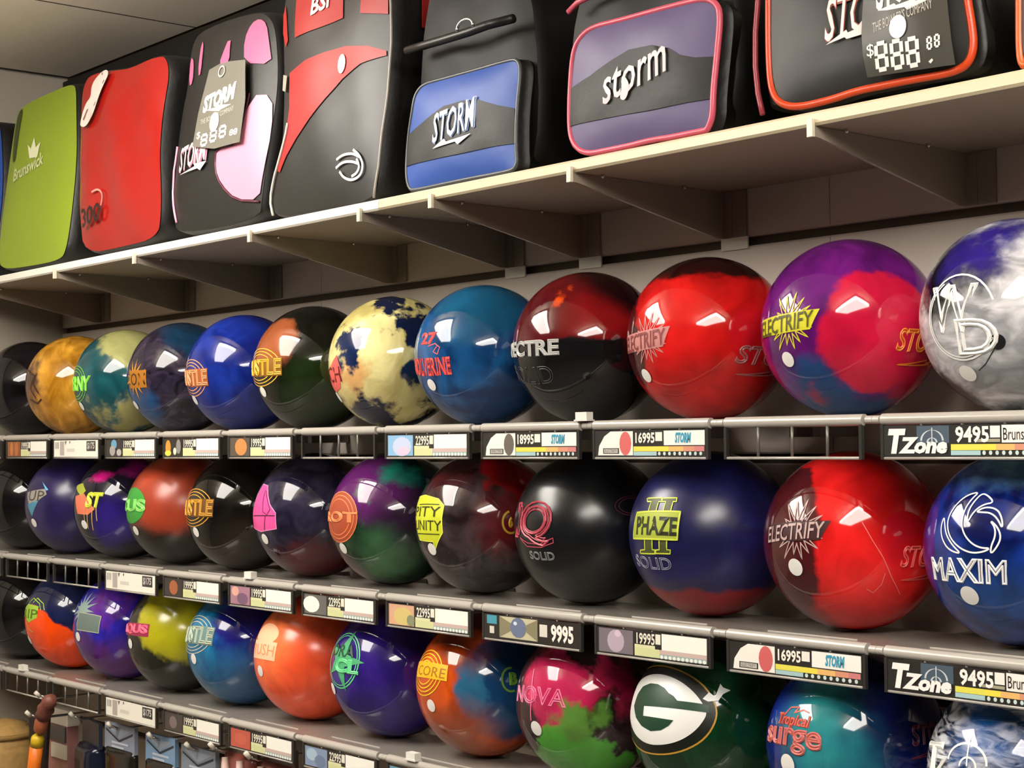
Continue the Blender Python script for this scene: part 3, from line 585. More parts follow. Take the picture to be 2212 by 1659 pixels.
def card(row, i, kind, desc, pic=None, price='19995'):
    t = box_obj('price_card', -CW/2, -.0004, -CH/2, CW/2, .0004, CH/2, M_white if kind == 'W' else M_card)
    t.location = (X0+DX*i, YLIP-.0022, ZROW[row]-R-.0289)
    tag(t, 'price card %s under the %s row\'s %s' % (desc, ('upper', 'middle', 'lower')[row], short(row, i).split(' on the ')[0]), 'price card', 'price cards on the tray fronts')
    g = Card()
    def strips(x0, yt=.38):
        g.rect(x0, .19, x0+(1-x0)*.33, yt, 'e4dc58'); g.rect(x0+(1-x0)*.33, .19, x0+(1-x0)*.5, yt, 'ecdc50'); g.rect(x0+(1-x0)*.5, .19, x0+(1-x0)*.7, yt, 'e8b870')
        g.rect(x0+(1-x0)*.7, .19, x0+(1-x0)*.85, yt, 'd89478'); g.rect(x0+(1-x0)*.85, .19, .99, yt, 'd08080')
        g.rect(x0, .03, x0+(1-x0)*.33, .18, 'a8c8cc')
        for k in range(9): g.disc(x0+(1-x0)*.37+k*(1-x0)*.071, .105, .012*(1-x0)/.64, .07, 'c8dcd8')
    if kind == 'S':
        g.pts([(.03, .04), (.36, .04), (.36, .97), (.15, .97), (.09, .78), (.04, .4)], 'f2eee4')
        g.rect(.08, .1, .23, .32, '2a2826', 2); g.rect(.09, .13, .22, .29, 'c8c4bc', 3); g.tx('ELECTRIFY' if row or i == 9 else 'SPECTRE', .1, .15, .21, .27, '55504c', 4)
        g.pts([(.29+.055*math.sin(a), .5+.46*math.cos(a)) for a in [2*math.pi*k/16 for k in range(16)]], pic, 2)
        g.tx(price, .385, .5, .56, .92, 'f4f0e0', bold=.03); g.rect(.565, .58, .625, .92, 'f0ece0'); g.rect(.64, .42, .995, .97, 'f6f2ea'); g.tx('STORM', .74, .5, .88, .9, '3a9ab8', bold=.05, shear=.2); strips(.365)
    elif kind == 'P':
        g.rect(.02, .04, .34, .96, pic[0])
        for k_, (a, b, r_, r2, hx) in enumerate(pic[1:]): g.disc(a, b, r_, r2, hx, 2+k_)
        g.tx(price, .375, .5, .54, .93, 'f0ecd8', bold=.02); g.rect(.545, .55, .59, .93, 'ece8d4'); g.rect(.6, .36, .99, .97, 'f8f6ec')
        g.rect(.355, .04, .58, .36, 'd4d8a0'); g.rect(.355, .36, .54, .48, 'dcdcae'); g.rect(.58, .2, .99, .36, 'ccb4ac'); g.rect(.58, .04, .99, .2, '9ab0ac')
        for k in range(11): g.disc(.6+k*.037, .1, .014, .07, 'eef0e8', 2)
    elif kind == 'W':
        g.rect(.14, .08, .24, .94, 'b4aca4'); g.rect(.3, .3, .48, .5, 'd8d2c8'); g.pts([(.25, .95), (.3, .95), (.27, .7)], '6a6460'); g2 = Card(); g2.rect(.75, .34, .95, .94, '3a3836'); g2.tx('$175', .77, .42, .93, .86, 'd8d4cc', bold=.02); g2.build('price_box', g2.fn, t)
        g.tx('III', .03, .5, .11, .9, '8a8480'); g.rect(.36, .82, .38, .95, '4a4644')
    elif kind == 'T':
        g.rect(.22, .42, .43, .98, '4a5a68'); g.stroke(g.ell(.32, .5, .07, .34, 0, 180), .012, pm('c8d0d4'), h=.0004); g.rect(.317, .42, .323, .92, 'd8dcdc', 2); g.stroke(g.ell(.32, .44, .03, .15, 0, 180), .012, pm('c8d0d4'), h=.0004)
        g.tx('T', .03, .08, .15, .9, 'f6f4ee', 4, bold=.06, shear=.2); g.tx('Zone', .1, .08, .42, .62, 'f6f4ee', 5, bold=.05, shear=.2)
        g.tx(price, .47, .42, .68, .95, 'f4f2ea', 3, bold=.03); g.rect(.685, .58, .745, .95, 'f2eee6'); g.rect(.6, .44, .745, .54, 'a8a48a'); g.rect(.755, .42, 1.0, .97, 'f6f2ea'); g.tx('Brunswick', .765, .5, .995, .88, '1c1a18', 3); strips(.44)
    elif kind == 'B':
        g.rect(.03, .6, .14, .96, '4a9ab0'); g.rect(.06, .2, .11, .5, 'd8d4c8'); g.rect(.17, .08, .58, .96, 'c8c0a0')
        g.pts([(.17, .08), (.3, .4), (.3, .7), (.17, .96)], '8a8468', 2); g.pts([(.58, .08), (.46, .4), (.46, .7), (.58, .96)], '8a8468', 2); g.disc(.375, .55, .085, .42, '6a7894', 3); g.disc(.345, .72, .02, .08, 'dce4f0', 4)
        g.rect(.6, .3, .68, .8, 'e0dcd0'); g.tx('9995', .72, .14, .95, .86, 'f4f2e8', bold=.04)
    g.build('print', g.fn, t)
card(0, 1, 'P', 'with a dim orange picture', ('9a5a34', (.12, .5, .04, .45, 'c87a40'), (.25, .5, .05, .45, 'b86c38')))
card(0, 2, 'W', 'of plain white paper'); card(0, 3, 'P', 'with a pale blue and grey picture', ('34302e', (.17, .72, .06, .28, '6aa4c4'), (.14, .35, .06, .3, 'a8a09c'), (.28, .25, .05, .2, 'b8b0ac')))
card(0, 4, 'P', 'with yellow and grey shapes', ('2e2a24', (.08, .5, .05, .42, 'e0963a'), (.08, .2, .06, .16, 'e8d84a'), (.21, .3, .03, .2, 'e8ecc8'), (.28, .55, .045, .4, '8a8884')))
card(0, 5, 'P', 'with an orange egg shape', ('5a5044', (.2, .5, .1, .44, 'd88a4c')))
card(0, 7, 'P', 'with a pale blue and pink picture', ('8ab8dc', (.2, .45, .12, .44, 'c0cce8'), (.22, .25, .08, .2, 'd8c4dc')), '22995')
card(0, 8, 'S', 'with a grey pointed oval', '6a625c', '18995'); card(0, 9, 'S', 'with a red pointed oval', 'd86a68', '16995'); card(0, 11, 'T', 'lettered TZone', None, '9495')
card(1, 3, 'W', 'of plain white paper'); card(1, 4, 'P', 'with an orange oval on brown', ('3c3430', (.18, .5, .08, .4, 'a8623c')))
card(1, 5, 'P', 'with a pink and violet picture', ('a87a8c', (.1, .7, .06, .25, 'e0a898'), (.22, .35, .09, .3, '7a5a74')))
card(1, 6, 'P', 'with two white boxes', ('6a6864', (.12, .5, .12, .4, 'f4f0e8')), '22995'); card(1, 7, 'P', 'with a peach and yellow picture', ('d8a888', (.2, .45, .12, .4, 'd4c07a'), (.3, .3, .05, .25, '8a9070')), '22995')
card(1, 8, 'B', 'with a blue ball picture'); card(1, 9, 'P', 'with a lavender picture', ('7a7078', (.18, .5, .08, .44, 'b8a8b8'), (.2, .8, .03, .14, 'd8c0d0')), '19995')
card(1, 10, 'S', 'with a rosy pointed oval', 'd06464', '16995'); card(1, 11, 'T', 'lettered TZone', None, '9495')
card(2, 3, 'W', 'of plain white paper'); card(2, 4, 'P', 'with a faint grey oval', ('4a403c', (.17, .5, .07, .34, '7a6c6a')))
card(2, 5, 'P', 'with a coral red picture', ('c05a48', (.18, .5, .1, .3, 'cc6450'))); card(2, 6, 'P', 'with a steel blue picture', ('8496b4', (.12, .6, .08, .3, 'a8c0d0'), (.24, .35, .08, .3, '7080a0')), '22995')
card(2, 7, 'P', 'with a light blue picture', ('6a9ab0', (.25, .5, .07, .4, 'd0a09c')))
# small white plastic clips on the tray lips
for (x, y, row, where) in ((1262, 916, 0, 'between the SPECTRE ball and the red ball'), (541, 1240, 1, 'in front of the smoky violet ball'), (893, 1636, 2, 'in front of the glossy purple ball'), (50, 1437, 2, 'in front of the orange and navy ball')):
    q = at_y(x, y, YLIP); z = ZROW[row]-R
    t = tag(empty('plastic_clip', (q.x, YLIP, z+.0015)), 'small white plastic clip on the tray lip '+where, 'clip', 'clips on the tray lips')
    g = G(); g.box(-.011, -.006, .001, .011, .006, .012, mat('e4e2da', .5)); g.build('clip_head', parent=t)
    g = G(); g.box(-.013, -.007, 0, .013, .007, .002, mat('d8d6ce', .5)); g.build('clip_foot', parent=t)

# ---------------------------------------------------------------- bags on the top shelf
def rr(x0, y0, x1, y1, r, n=5):
    P = []
    for cx, cy, a in ((x1-r, y0+r, -90), (x1-r, y1-r, 0), (x0+r, y1-r, 90), (x0+r, y0+r, 180)):
        for k in range(n+1): t = math.radians(a+90*k/n); P.append((cx+r*math.cos(t), cy+r*math.sin(t)))
    return P
class Face(G):
    """front face of a bag: a leaning, slightly domed panel; a runs along the shelf, b up the face"""
    def __init__(s, root, y0, tilt, bul=.012, wav=0, seed=0):
        super().__init__(); s.root = root; s.O = Vector(root.location) if root else Vector((0, 0, 0)); s.O.y = y0
        s.ez = Vector((0, math.sin(tilt), math.cos(tilt))); s.n = Vector((0, -math.cos(tilt), math.sin(tilt))); s.B = bul; s.box_ = None; s.wav = wav; s.seed = seed
    def sub(s):
        q = Face(s.root, s.O.y, 0); q.ez, q.n, q.B, q.box_, q.wav, q.seed = s.ez, s.n, s.B, s.box_, s.wav, s.seed; return q
    def P(s, x, y):
        q = on_plane(x, y, s.O, s.n)-s.O; return (q.x, q.dot(s.ez))
    def PP(s, L): return [s.P(*q) for q in L]
    def frame(s, pts):
        xs = [p[0] for p in pts]; ys = [p[1] for p in pts]; s.box_ = (min(xs), min(ys), max(xs), max(ys))
    def bulge(s, a, b):
        if not s.box_: return 0
        x0, y0, x1, y1 = s.box_; u = 2*(a-x0)/(x1-x0)-1; v = 2*(b-y0)/(y1-y0)-1
        if abs(u) >= 1 or abs(v) >= 1: return 0
        w = (1-u**4)*(1-v**4); k = s.seed
        return s.B*w + s.wav*w*(math.sin(7*u+3*v+k)+.6*math.sin(11*v-5*u+k*2))
    def fn(s, v):
        p = s.O + Vector((v[0], 0, 0)) + s.ez*v[1] + s.n*(s.bulge(v[0], v[1])+v[2])
        return p-Vector(s.root.location)
    def tpx(s, body, x0, y0, x1, y1, M, z=.003, **k):
        xm, ym = (x0+x1)/2, (y0+y1)/2
        l, r, t, b = s.P(x0, ym)[0], s.P(x1, ym)[0], s.P(xm, y0)[1], s.P(xm, y1)[1]
        s.text(body, (l+r)/2, (t+b)/2, r-l, t-b, M, z=z, **k)
    def out(s, name, parent=None): return s.build(name, s.fn, parent or s.root) if (parent is None or parent is s.root) else s.build(name, s.fn, parent)
    def ptube(s, pts, r, M, closed=False, h=.003):
        P = [Vector((a, max(b, (r+.0012-h*0)))) for a, b in pts]; q = []; n = len(P)
        for i in range(n if closed else n-1):
            a, b = P[i], P[(i+1) % n]; k = max(1, int((b-a).length/.012)); q += [a+(b-a)*j/k for j in range(k)]
        if not closed: q.append(P[-1])
        g = G(); g.tube([s.fn((a.x, a.y, h)) for a in q], r, M, 8, closed); return g
def ccw(P):
    A = sum(P[i][0]*P[(i+1) % len(P)][1]-P[(i+1) % len(P)][0]*P[i][1] for i in range(len(P)))
    return P if A > 0 else P[::-1]
def smooth(P, it=2, closed=True):
    for _ in range(it):
        q = []; n = len(P)
        for i in range(n if closed else n-1):
            a, b = P[i], P[(i+1) % n]
            q += [(a[0]*.75+b[0]*.25, a[1]*.75+b[1]*.25), (a[0]*.25+b[0]*.75, a[1]*.25+b[1]*.75)]
        if not closed: q = [P[0]]+q+[P[-1]]
        P = q
    return P
def bag_body(F, outline, depth, M, name='body', swell=.006, Mside=None):
    P = ccw(outline); F.frame(P); g = F.sub(); Z = .0006
    P = [(a, max(b, Z)) for a, b in P]
    g.poly(P, M, 0, .02); o = g.build(name+'_tmp', g.fn, F.root)
    me = o.data; vs = [v.co.copy() for v in me.vertices]; fs = [tuple(p.vertices) for p in me.polygons]
    bpy.data.objects.remove(o); bpy.data.meshes.remove(me)
    n = len(P); k = G(); k.add(vs, fs, M, True)
    rings = []
    for dy, o_ in ((0, 0), (.005, swell*.6), (.02, swell), (depth*.5, swell*1.2), (depth-.02, swell), (depth, 0)):
        ring = []
        for i in range(n):
            a, b = Vector(P[i-1]), Vector(P[(i+1) % n]); t = (b-a); t = t.normalized() if t.length > 1e-9 else Vector((1, 0))
            p = Vector(P[i])+Vector((t.y, -t.x))*o_; p.y = max(p.y, Z)
            ring.append(F.fn((P[i][0], P[i][1], 0)) + Vector((p.x-P[i][0], dy, p.y-P[i][1])) if dy else F.fn((P[i][0], P[i][1], 0)))
        rings.append(ring)
    vv = [q for r_ in rings for q in r_]; ff = []
    for j in range(len(rings)-1):
        for i in range(n): i2 = (i+1) % n; ff.append((j*n+i, (j+1)*n+i, (j+1)*n+i2, j*n+i2))
    ff.append(tuple((len(rings)-1)*n+i for i in range(n))[::-1])
    zmin = .0005
    vv = [Vector((v.x, v.y, max(v.z, zmin))) for v in vv]
    k.add(vv, ff, Mside or M, True)
    return k.build(name, parent=F.root)
def bag(label, xpx, ypx, y0):
    q = at_y(xpx, ypx, y0); t = empty('bowling_bag', (q.x, 0, ZS1)); tag(t, label, 'bag', 'bowling bags on the top shelf'); return t
M_blk = mat('0e0d0c', .5, bump=.3, nscale=60); M_nyl = mat('191816', .45, bump=.25, nscale=30)
def storm_mark(F, x0, y0, x1, y1, hx, bolt, name='wordmark', z=.0055, rot=.0, edge=None):
    g = F.sub(); h = y1-y0
    if edge: g.tpx('STORM', x0-2, y0-1, x1+3, y1+2, pm(edge), z=z-.0012, bold=.03, shear=.3, rot=rot)
    g.tpx('STORM', x0, y0, x1, y1, pm(hx), z=z, bold=.012, shear=.3, rot=rot)
    g.poly(g.PP(bolt), pm(hx), z, .01); return g.build(name, g.fn, F.root)
SEG = {'a': ((.1, 1), (.9, 1)), 'b': ((1, .95), (1, .55)), 'c': ((1, .45), (1, .05)), 'd': ((.1, 0), (.9, 0)), 'e': ((0, .05), (0, .45)), 'f': ((0, .55), (0, .95)), 'g': ((.1, .5), (.9, .5))}
def eight(g, x0, y0, w, h, wid, M, z, sk=.12):
    for (a, b), (c, d) in SEG.values():
        g.stroke([(x0+a*w+sk*b*h, y0+b*h), (x0+c*w+sk*d*h, y0+d*h)], wid, M, False, z)
def hang_tag(F, poly, cardhex, parts, name='hang_tag', lift=.012):
    g = F.sub(); P = g.PP(poly); g.poly(P, mat(cardhex, .3), lift, .02); g.poly(P, mat(cardhex, .3), lift-.0008, .02)
    o = g.build(name, g.fn, F.root); p = F.sub(); parts(p, lift+.0006); p.build('print', p.fn, o); return o

# blue bag at the wall end
t = bag('royal blue bag between the left wall and the lime bag', 0, 590, -.15); F = Face(t, -.13, .12)
O = smooth(F.PP([(-120, 612), (-14, 592), (-4, 520), (10, 400), (12, 300), (2, 262), (-80, 280)])); bag_body(F, O, .25, M_blk); g = F.sub(); g.poly(ccw(O), mat('1c4aa0', .45, bump=.1, nscale=25), .002, .02); g.build('front_panel', g.fn, t)
# lime bag
t = bag('lime green bag with a white crown print', 70, 575, -.15); F = Face(t, -.15, .15)
O = smooth(F.PP([(2, 560), (8, 583), (70, 575), (133, 562), (145, 541), (155, 476), (168, 367), (173, 286), (172, 199), (160, 180), (108, 202), (54, 229), (35, 253), (16, 421)])); bag_body(F, O, .25, M_blk)
g = F.sub(); g.poly(ccw(O), mat('879c24', .5, bump=.12, nscale=200), .002, .02); g.build('front_panel', g.fn, t)
g = F.sub(); g.poly(g.PP([(78, 346), (74, 316), (81, 325), (88, 300), (92, 322), (102, 310), (95, 343)]), pm('dce0b8'), .0035, .02); g.tpx('Brunswick', 45, 350, 106, 378, pm('c8d098'), z=.0035, bold=.02, rot=.14); g.build('crown_print', g.fn, t)
g = F.sub(); g.poly(smooth(g.PP([(35, 350), (40, 260), (50, 236), (56, 240), (50, 300), (44, 356)])), mat('3a4414', .6), .0035, .02); g.build('pull_strap', g.fn, t)
# red bag
t = bag('glossy red bag printed 300 with a ribbon tag', 265, 540, -.152); F = Face(t, -.152, .04, .014, .003, 1)
O = smooth(F.PP([(186, 549), (180, 474), (178, 294), (178, 225), (184, 183), (199, 160), (255, 153), (285, 150), (352, 120), (364, 130), (367, 161), (361, 211), (353, 294), (352, 377), (352, 460), (344, 514), (269, 533)])); bag_body(F, O, .25, M_blk)
g = F.sub(); g.poly(ccw(O), mat('a01812', .2, bump=1, nscale=6), .002, .012); g.build('front_panel', g.fn, t)
g = F.sub(); g.tpx('300', 198, 446, 238, 488, pm('2a100c'), z=.011, rot=.1, bold=.03); g.stroke(smooth(g.PP([(219, 418), (230, 410), (238, 420), (235, 446)]), 2, False), .004, pm('e88a80'), h=.007); g.build('number_print', g.fn, t)
def rib(p, z): pass
g = F.sub(); g.poly(smooth(g.PP([(214, 184), (232, 157), (243, 152), (250, 160), (248, 176), (228, 228), (214, 262), (203, 278), (191, 276), (189, 268), (202, 226), (215, 212)])), mat('e0cfc6', .45), .010, .02); o = g.build('ribbon_tag', g.fn, t)
g = F.sub(); g.stroke(g.PP([(236, 160), (198, 262)]), .006, pm('8a5a50'), h=.0108); g.stroke(g.PP([(244, 176), (222, 232)]), .003, pm('6a4a44'), h=.0108); g.poly(g.ell(*g.P(212, 254), .008, .011), pm('f0c8bc'), .0112, .02); g.build('print', g.fn, o)
# black and pink bag
t = bag('black bag with pink panels and a grey price tag', 480, 490, -.15); F = Face(t, -.15, .10, .014)
O = smooth(F.PP([(386, 508), (380, 470), (376, 417), (387, 313), (400, 245), (417, 188), (418, 100), (440, 62), (559, 26), (592, 40), (602, 78), (602, 188), (580, 345), (570, 433), (562, 474)])); bag_body(F, O, .25, M_blk, Mside=M_blk)
g = F.sub(); g.poly(ccw(O), M_nyl, .001, .02); g.build('front_panel', g.fn, t)
M_pk = mat('d8648c', .45, bump=.1, nscale=20); M_pk2 = mat('e094ac', .4, bump=.1, nscale=20)  # second pink is paler: light on the large lower panel painted in
for nm, P, M in (('pink_panel', [(559, 210), (594, 206), (591, 282), (575, 376), (566, 433), (522, 433), (494, 401), (483, 370), (484, 326), (528, 318)], M_pk2), ('pink_panel', [(544, 141), (542, 88), (553, 53), (569, 42), (585, 53), (591, 94), (595, 141)], M_pk),
                 ('pink_insert', [(486, 155), (511, 72), (512, 147)], M_pk), ('pink_insert', [(443, 169), (445, 88), (451, 103), (450, 163)], M_pk), ('pink_insert', [(421, 191), (421, 125), (431, 135), (431, 182)], M_pk)):
    g = F.sub(); g.poly(smooth(g.PP(P), 1), M, .0028, .012); g.build(nm, g.fn, t)
F.ptube(F.PP([(388, 318), (379, 370), (377, 417), (381, 445), (388, 482)]), .002, pm('f4a8c0')).build('piping', parent=t)
F.ptube(smooth(F.PP([(556, 206), (532, 316), (486, 322), (482, 372), (493, 404), (521, 436), (566, 437)]), 1, False), .0018, pm('5a1c34')).build('piping', parent=t)
storm_mark(F, 404, 312, 466, 362, 'f4e8ea', [(404, 382), (440, 364), (440, 358), (466, 352), (452, 372), (446, 368)], edge='d88aa4', rot=.1)
def tagp(p, z):
    M = pm('f4f0e6'); p.tpx('STORM', 468, 200, 537, 236, M, z=z, bold=.06, shear=.3, rot=.1); p.poly(p.PP([(470, 246), (498, 238), (500, 234), (528, 232), (505, 244), (502, 247)]), M, z, .02)
    p.tpx("THE BOWLER'S COMPANY", 463, 250, 532, 261, pm('c8c4b8'), z=z, rot=.08); p.poly(p.ell(*p.P(492, 271), .0155, .0175), pm('fbf8f0'), z+.0006, .02)
    a, b = p.P(462, 322); c, d = p.P(523, 286); w = (c-a)/3
    for k in range(3): eight(p, a+k*w*1.0, b+k*.003, w*.62, (d-b)*1.15, .0048, M, z, .05)
    a, b = p.P(524, 299); c, d = p.P(542, 284)
    for k in range(2): eight(p, a+k*(c-a)/2, b, (c-a)*.36, (d-b), .0025, M, z)
    p.tpx('$', 453, 292, 461, 308, M, z=z)
hang_tag(F, [(479, 158), (500, 146), (520, 140), (556, 136), (556, 219), (544, 313), (490, 328), (443, 323), (456, 251), (472, 188)], '77746a', tagp)
g = F.sub(); g.stroke(g.ell(*g.P(508, 162), .010, .009), .003, pm('c8c4b8'), True, .014); g.build('string_loop', g.fn, t)
# tall red and black bag
t = bag('tall red and black bag lettered BSI with white ring print', 700, 450, -.148); F = Face(t, -.148, .09, .014, .001, 3)
O = smooth(F.PP([(594, 470), (588, 432), (600, 388), (626, 304), (624, 162), (616, 68), (614, 20), (630, -40), (690, -90), (800, -120), (850, -70), (849, 0), (842, 169), (827, 304), (820, 388), (808, 434), (700, 452)])); bag_body(F, O, .25, M_blk)
g = F.sub(); g.poly(ccw(O), mat('201f1c', .42, bump=.25, nscale=12), .001, .015); g.build('front_panel', g.fn, t)
M_rd = mat('a61c18', .45, bump=.1, nscale=30)
for P in ([(639, 162), (678, 135), (719, 118), (763, 105), (810, 103), (840, 111), (840, 121), (796, 142), (756, 176), (722, 216), (685, 263), (655, 304), (633, 341), (617, 375), (611, 372), (633, 287), (641, 236)],
          [(651, -50), (653, 86), (759, 44), (756, -80)], [(800, -80), (796, 34), (844, 32), (846, -60)], [(622, 14), (616, 34), (617, 74), (628, 105), (634, 91), (626, 34)]):
    g = F.sub(); g.poly(g.PP(P), M_rd, .0028, .012); g.build('red_panel', g.fn, t)
g = F.sub(); g.tpx('BSI', 691, -8, 729, 30, pm('e8dcd0'), z=.0045, bold=.03, rot=.1, shear=.1); g.build('lettering', g.fn, t)
g = F.sub(); g.poly(g.ell(*g.P(757, 143), .0105, .0155), pm('f4ece4'), .0045, .02); g.build('white_button', g.fn, t)
g = F.sub(); cx, cy = g.P(770, 362)
for q in ([(744, 349), (758, 338), (778, 335), (791, 342)], [(742, 367), (756, 354), (775, 352), (789, 357)], [(779, 327), (792, 339), (797, 360), (790, 382), (772, 393), (756, 387), (749, 374)], [(785, 346), (790, 362), (783, 377), (772, 384)]):
    g.stroke(chaikin(g.PP(q), False), .0042, pm('e8e4dc'), False, .0045)
g.build('ring_print', g.fn, t)
F.ptube(smooth(F.PP([(595, 466), (589, 432), (601, 388), (616, 352), (632, 300), (638, 270)]), 1, False), .0022, pm('d8d4c8'), h=.004).build('piping', parent=t)
F.ptube(F.PP([(848, -60), (848, 94), (840, 200), (829, 290), (822, 360), (810, 428)]), .002, pm('a8a298'), h=.002).build('piping', parent=t)
g = F.sub(); g.poly(g.PP([(627, 166), (637, 168), (634, 203), (626, 200)]), mat('d8d4c4', .25, metal=.6), .006, .02); g.build('zip_pull', g.fn, t)
x1 = max(p[0] for p in O)
g = G(); v = [F.fn((x1+.0075, b, 0))+Vector((0, dy, 0)) for b, dy in ((.275, .05), (.275, .12), (.5, .13), (.5, .03))]
g.add(v+[q+Vector((.002, 0, 0)) for q in v], [(4, 5, 6, 7), (0, 3, 2, 1), (0, 1, 5, 4), (1, 2, 6, 5), (2, 3, 7, 6), (3, 0, 4, 7)], M_rd); g.build('side_panel', parent=t)
# duffels with square pockets
def duffel(label, body_px, pocket_px, y0, ptilt, pm_col, band_px, pipe_hex, piper, marks, by=-.118, bump=.2):
    t = bag(label, (pocket_px[0][0]+pocket_px[len(pocket_px)//2][0])/2, pocket_px[0][1], y0)
    FB = Face(t, by, .03, .012, .002, 2); OB = smooth(FB.PP(body_px), 1); bag_body(FB, OB, .22, mat('070707', .55, spec=.3, bump=.5, nscale=9))
    F = Face(t, y0, ptilt, .012, .0008, 4); O = smooth(F.PP(pocket_px)); bag_body(F, O, by-y0+.01, M_blk, 'pocket', .003)
    g = F.sub(); g.poly(ccw(O), pm_col, .0015, .012); g.build('pocket_panel', g.fn, t)
    if band_px: g = F.sub(); g.poly(g.PP(band_px), mat('191815', .55, bump=.1, nscale=100), .003, .012); g.build('band', g.fn, t)
    F.ptube(O, piper, mat(pipe_hex, .35), True, .001).build('piping', parent=t)
    marks(F, t); return t, F, FB
def mk5(F, t):
    storm_mark(F, 955, 232, 1046, 296, 'e4e8ee', [(954, 326), (980, 304), (984, 310), (1036, 292), (1008, 316), (1002, 310)], edge='7a98c8', rot=.12)
t, F, FB = duffel('black duffel with a blue front pocket marked STORM', [(905, 412), (1150, 372), (1165, 250), (1160, 60), (1140, -80), (935, -40), (915, 120), (905, 300)],
    [(886, 410), (879, 365), (884, 304), (898, 236), (904, 203), (918, 182), (948, 174), (1033, 151), (1107, 129), (1121, 131), (1127, 149), (1119, 236), (1117, 321), (1119, 356), (1108, 370), (1033, 383), (965, 397), (900, 411)],
    -.148, .06, mat('2a52a6', .5, bump=.3, nscale=16), [(891, 292), (931, 267), (975, 233), (1016, 221), (1050, 219), (1087, 230), (1117, 235), (1116, 311), (999, 338), (882, 361)], '4a4e52', .003, mk5)
g = G(); q = [FB.fn((*FB.P(x, y), .03)) for x, y in ((918, 118), (960, 108), (1010, 98), (1060, 80), (1100, 66), (1150, 50))]; g.tube(q, .0065, mat('121110', .4), 10); g.build('handle', parent=t)
g = G(); c = FB.fn((*FB.P(1080, 76), .05)); g.tube([c+Vector((.018*math.cos(a), -.004, .011*math.sin(a))) for a in [math.pi*k/10*1.2-.3 for k in range(11)]], .0022, mat('d8d8d4', .15, metal=1), 8); g.build('ring', parent=t)
def mk6(F, t):
    g = F.sub(); M = pm('e8c8cc'); g.tpx('storm', 1318, 128, 1462, 196, M, z=.0055, bold=.01, shear=.35, rot=.22); g.build('wordmark', g.fn, t)
    g = F.sub(); g.poly(smooth(g.PP([(1364, 166), (1374, 172), (1382, 188), (1376, 214), (1368, 222), (1360, 216), (1366, 196)])), M, .0058, .02); g.build('ribbon_print', g.fn, t)
t, F, FB = duffel('black duffel with a purple pocket edged in pink piping', [(1240, 338), (1560, 285), (1590, 200), (1590, 20), (1570, -110), (1270, -60), (1238, 100), (1226, 250)],
    [(1269, 334), (1244, 313), (1232, 278), (1233, 203), (1241, 122), (1256, 84), (1282, 58), (1337, 46), (1413, 25), (1489, 5), (1527, -2), (1549, 6), (1558, 30), (1551, 127), (1545, 203), (1544, 253), (1530, 283), (1514, 291), (1413, 301), (1337, 324)],
    -.148, .02, mat('62577f', .5, bump=.3, nscale=16), [(1240, 192), (1292, 167), (1342, 132), (1375, 111), (1426, 101), (1464, 109), (1484, 122), (1514, 127), (1551, 123), (1547, 214), (1413, 243), (1236, 274)], 'd85a70', .004, mk6)
g = G(); q = [FB.fn((*FB.P(x, y), .02)) for x, y in ((1258, 34), (1280, 14), (1310, 2), (1360, -20))]; g.tube(q, .004, pm('d85a70'), 8); g.build('handle_piping', parent=t)
def mk7(F, t):
    storm_mark(F, 1802, -24, 1972, 72, 'f4e6e0', [(1806, 103), (1850, 70), (1853, 76), (1905, 52), (1890, 84), (1888, 78), (1850, 90), (1846, 86)], edge='b8604a', rot=.06)
    def tp(p, z):
        M = pm('f4f0e8'); p.tpx('STORM', 1920, -62, 2040, 12, M, z=z, bold=.04, shear=.3, rot=.12); p.poly(p.PP([(1925, 32), (1962, 16), (1966, 20), (2012, 2), (2006, 10), (2038, 4), (1990, 30), (1984, 24), (1946, 31)]), M, z, .02)
        p.tpx("THE BOWLER'S COMPANY", 1914, 30, 2042, 52, pm('c4c0b6'), z=z, rot=.16, shear=.2); p.poly(p.ell(*p.P(1970, 66), .0112, .0125), pm('fbfaf4'), z+.0006, .02)
        a, b = p.P(1921, 158); c, d = p.P(1921, 98); w = (p.P(2020, 140)[0]-a)/3; up = (p.P(1993, 148)[1]-b)/2.2
        for k in range(3): eight(p, a+k*w, b+k*up, w*.62, (d-b)*.9, .0048, M, z, .02)
        a, b = p.P(2029, 113); c, d = p.P(2029, 86); w = (p.P(2060, 110)[0]-a)/2
        for k in range(2): eight(p, a+k*w, b+k*.001, w*.5, (d-b)*.9, .0022, M, z, .02)
        p.tpx('$', 1902, 103, 1917, 133, M, z=z); p.poly(p.PP([(2028, 139), (2036, 132), (2038, 136), (2032, 143)]), M, z, .02)
    hang_tag(F, [(1899, -70), (2066, -95), (2067, 0), (2080, 144), (1896, 173), (1890, 80)], '4a4740', tp, lift=.0125)
t, F, FB = duffel('black duffel edged in orange piping with a dark price tag', [(1668, 252), (2110, 168), (2135, 60), (2120, -140), (1700, -120), (1660, 0), (1656, 150)],
    [(1663, -60), (1662, 88), (1666, 165), (1675, 206), (1693, 226), (1725, 232), (1796, 216), (1855, 197), (1914, 185), (1973, 173), (2046, 160), (2078, 150), (2097, 133), (2105, 103), (2102, 59), (2092, -10), (2080, -120), (1690, -90)],
    -.147, .02, mat('1c1b19', .5, bump=.25, nscale=20), None, 'd8481e', .0045, mk7)
FB.ptube(FB.PP([(1660, -60), (1650, 0), (1644, 74), (1644, 147), (1650, 206), (1660, 250)]), .0035, mat('a8404a', .35), h=.01).build('back_piping', parent=t)
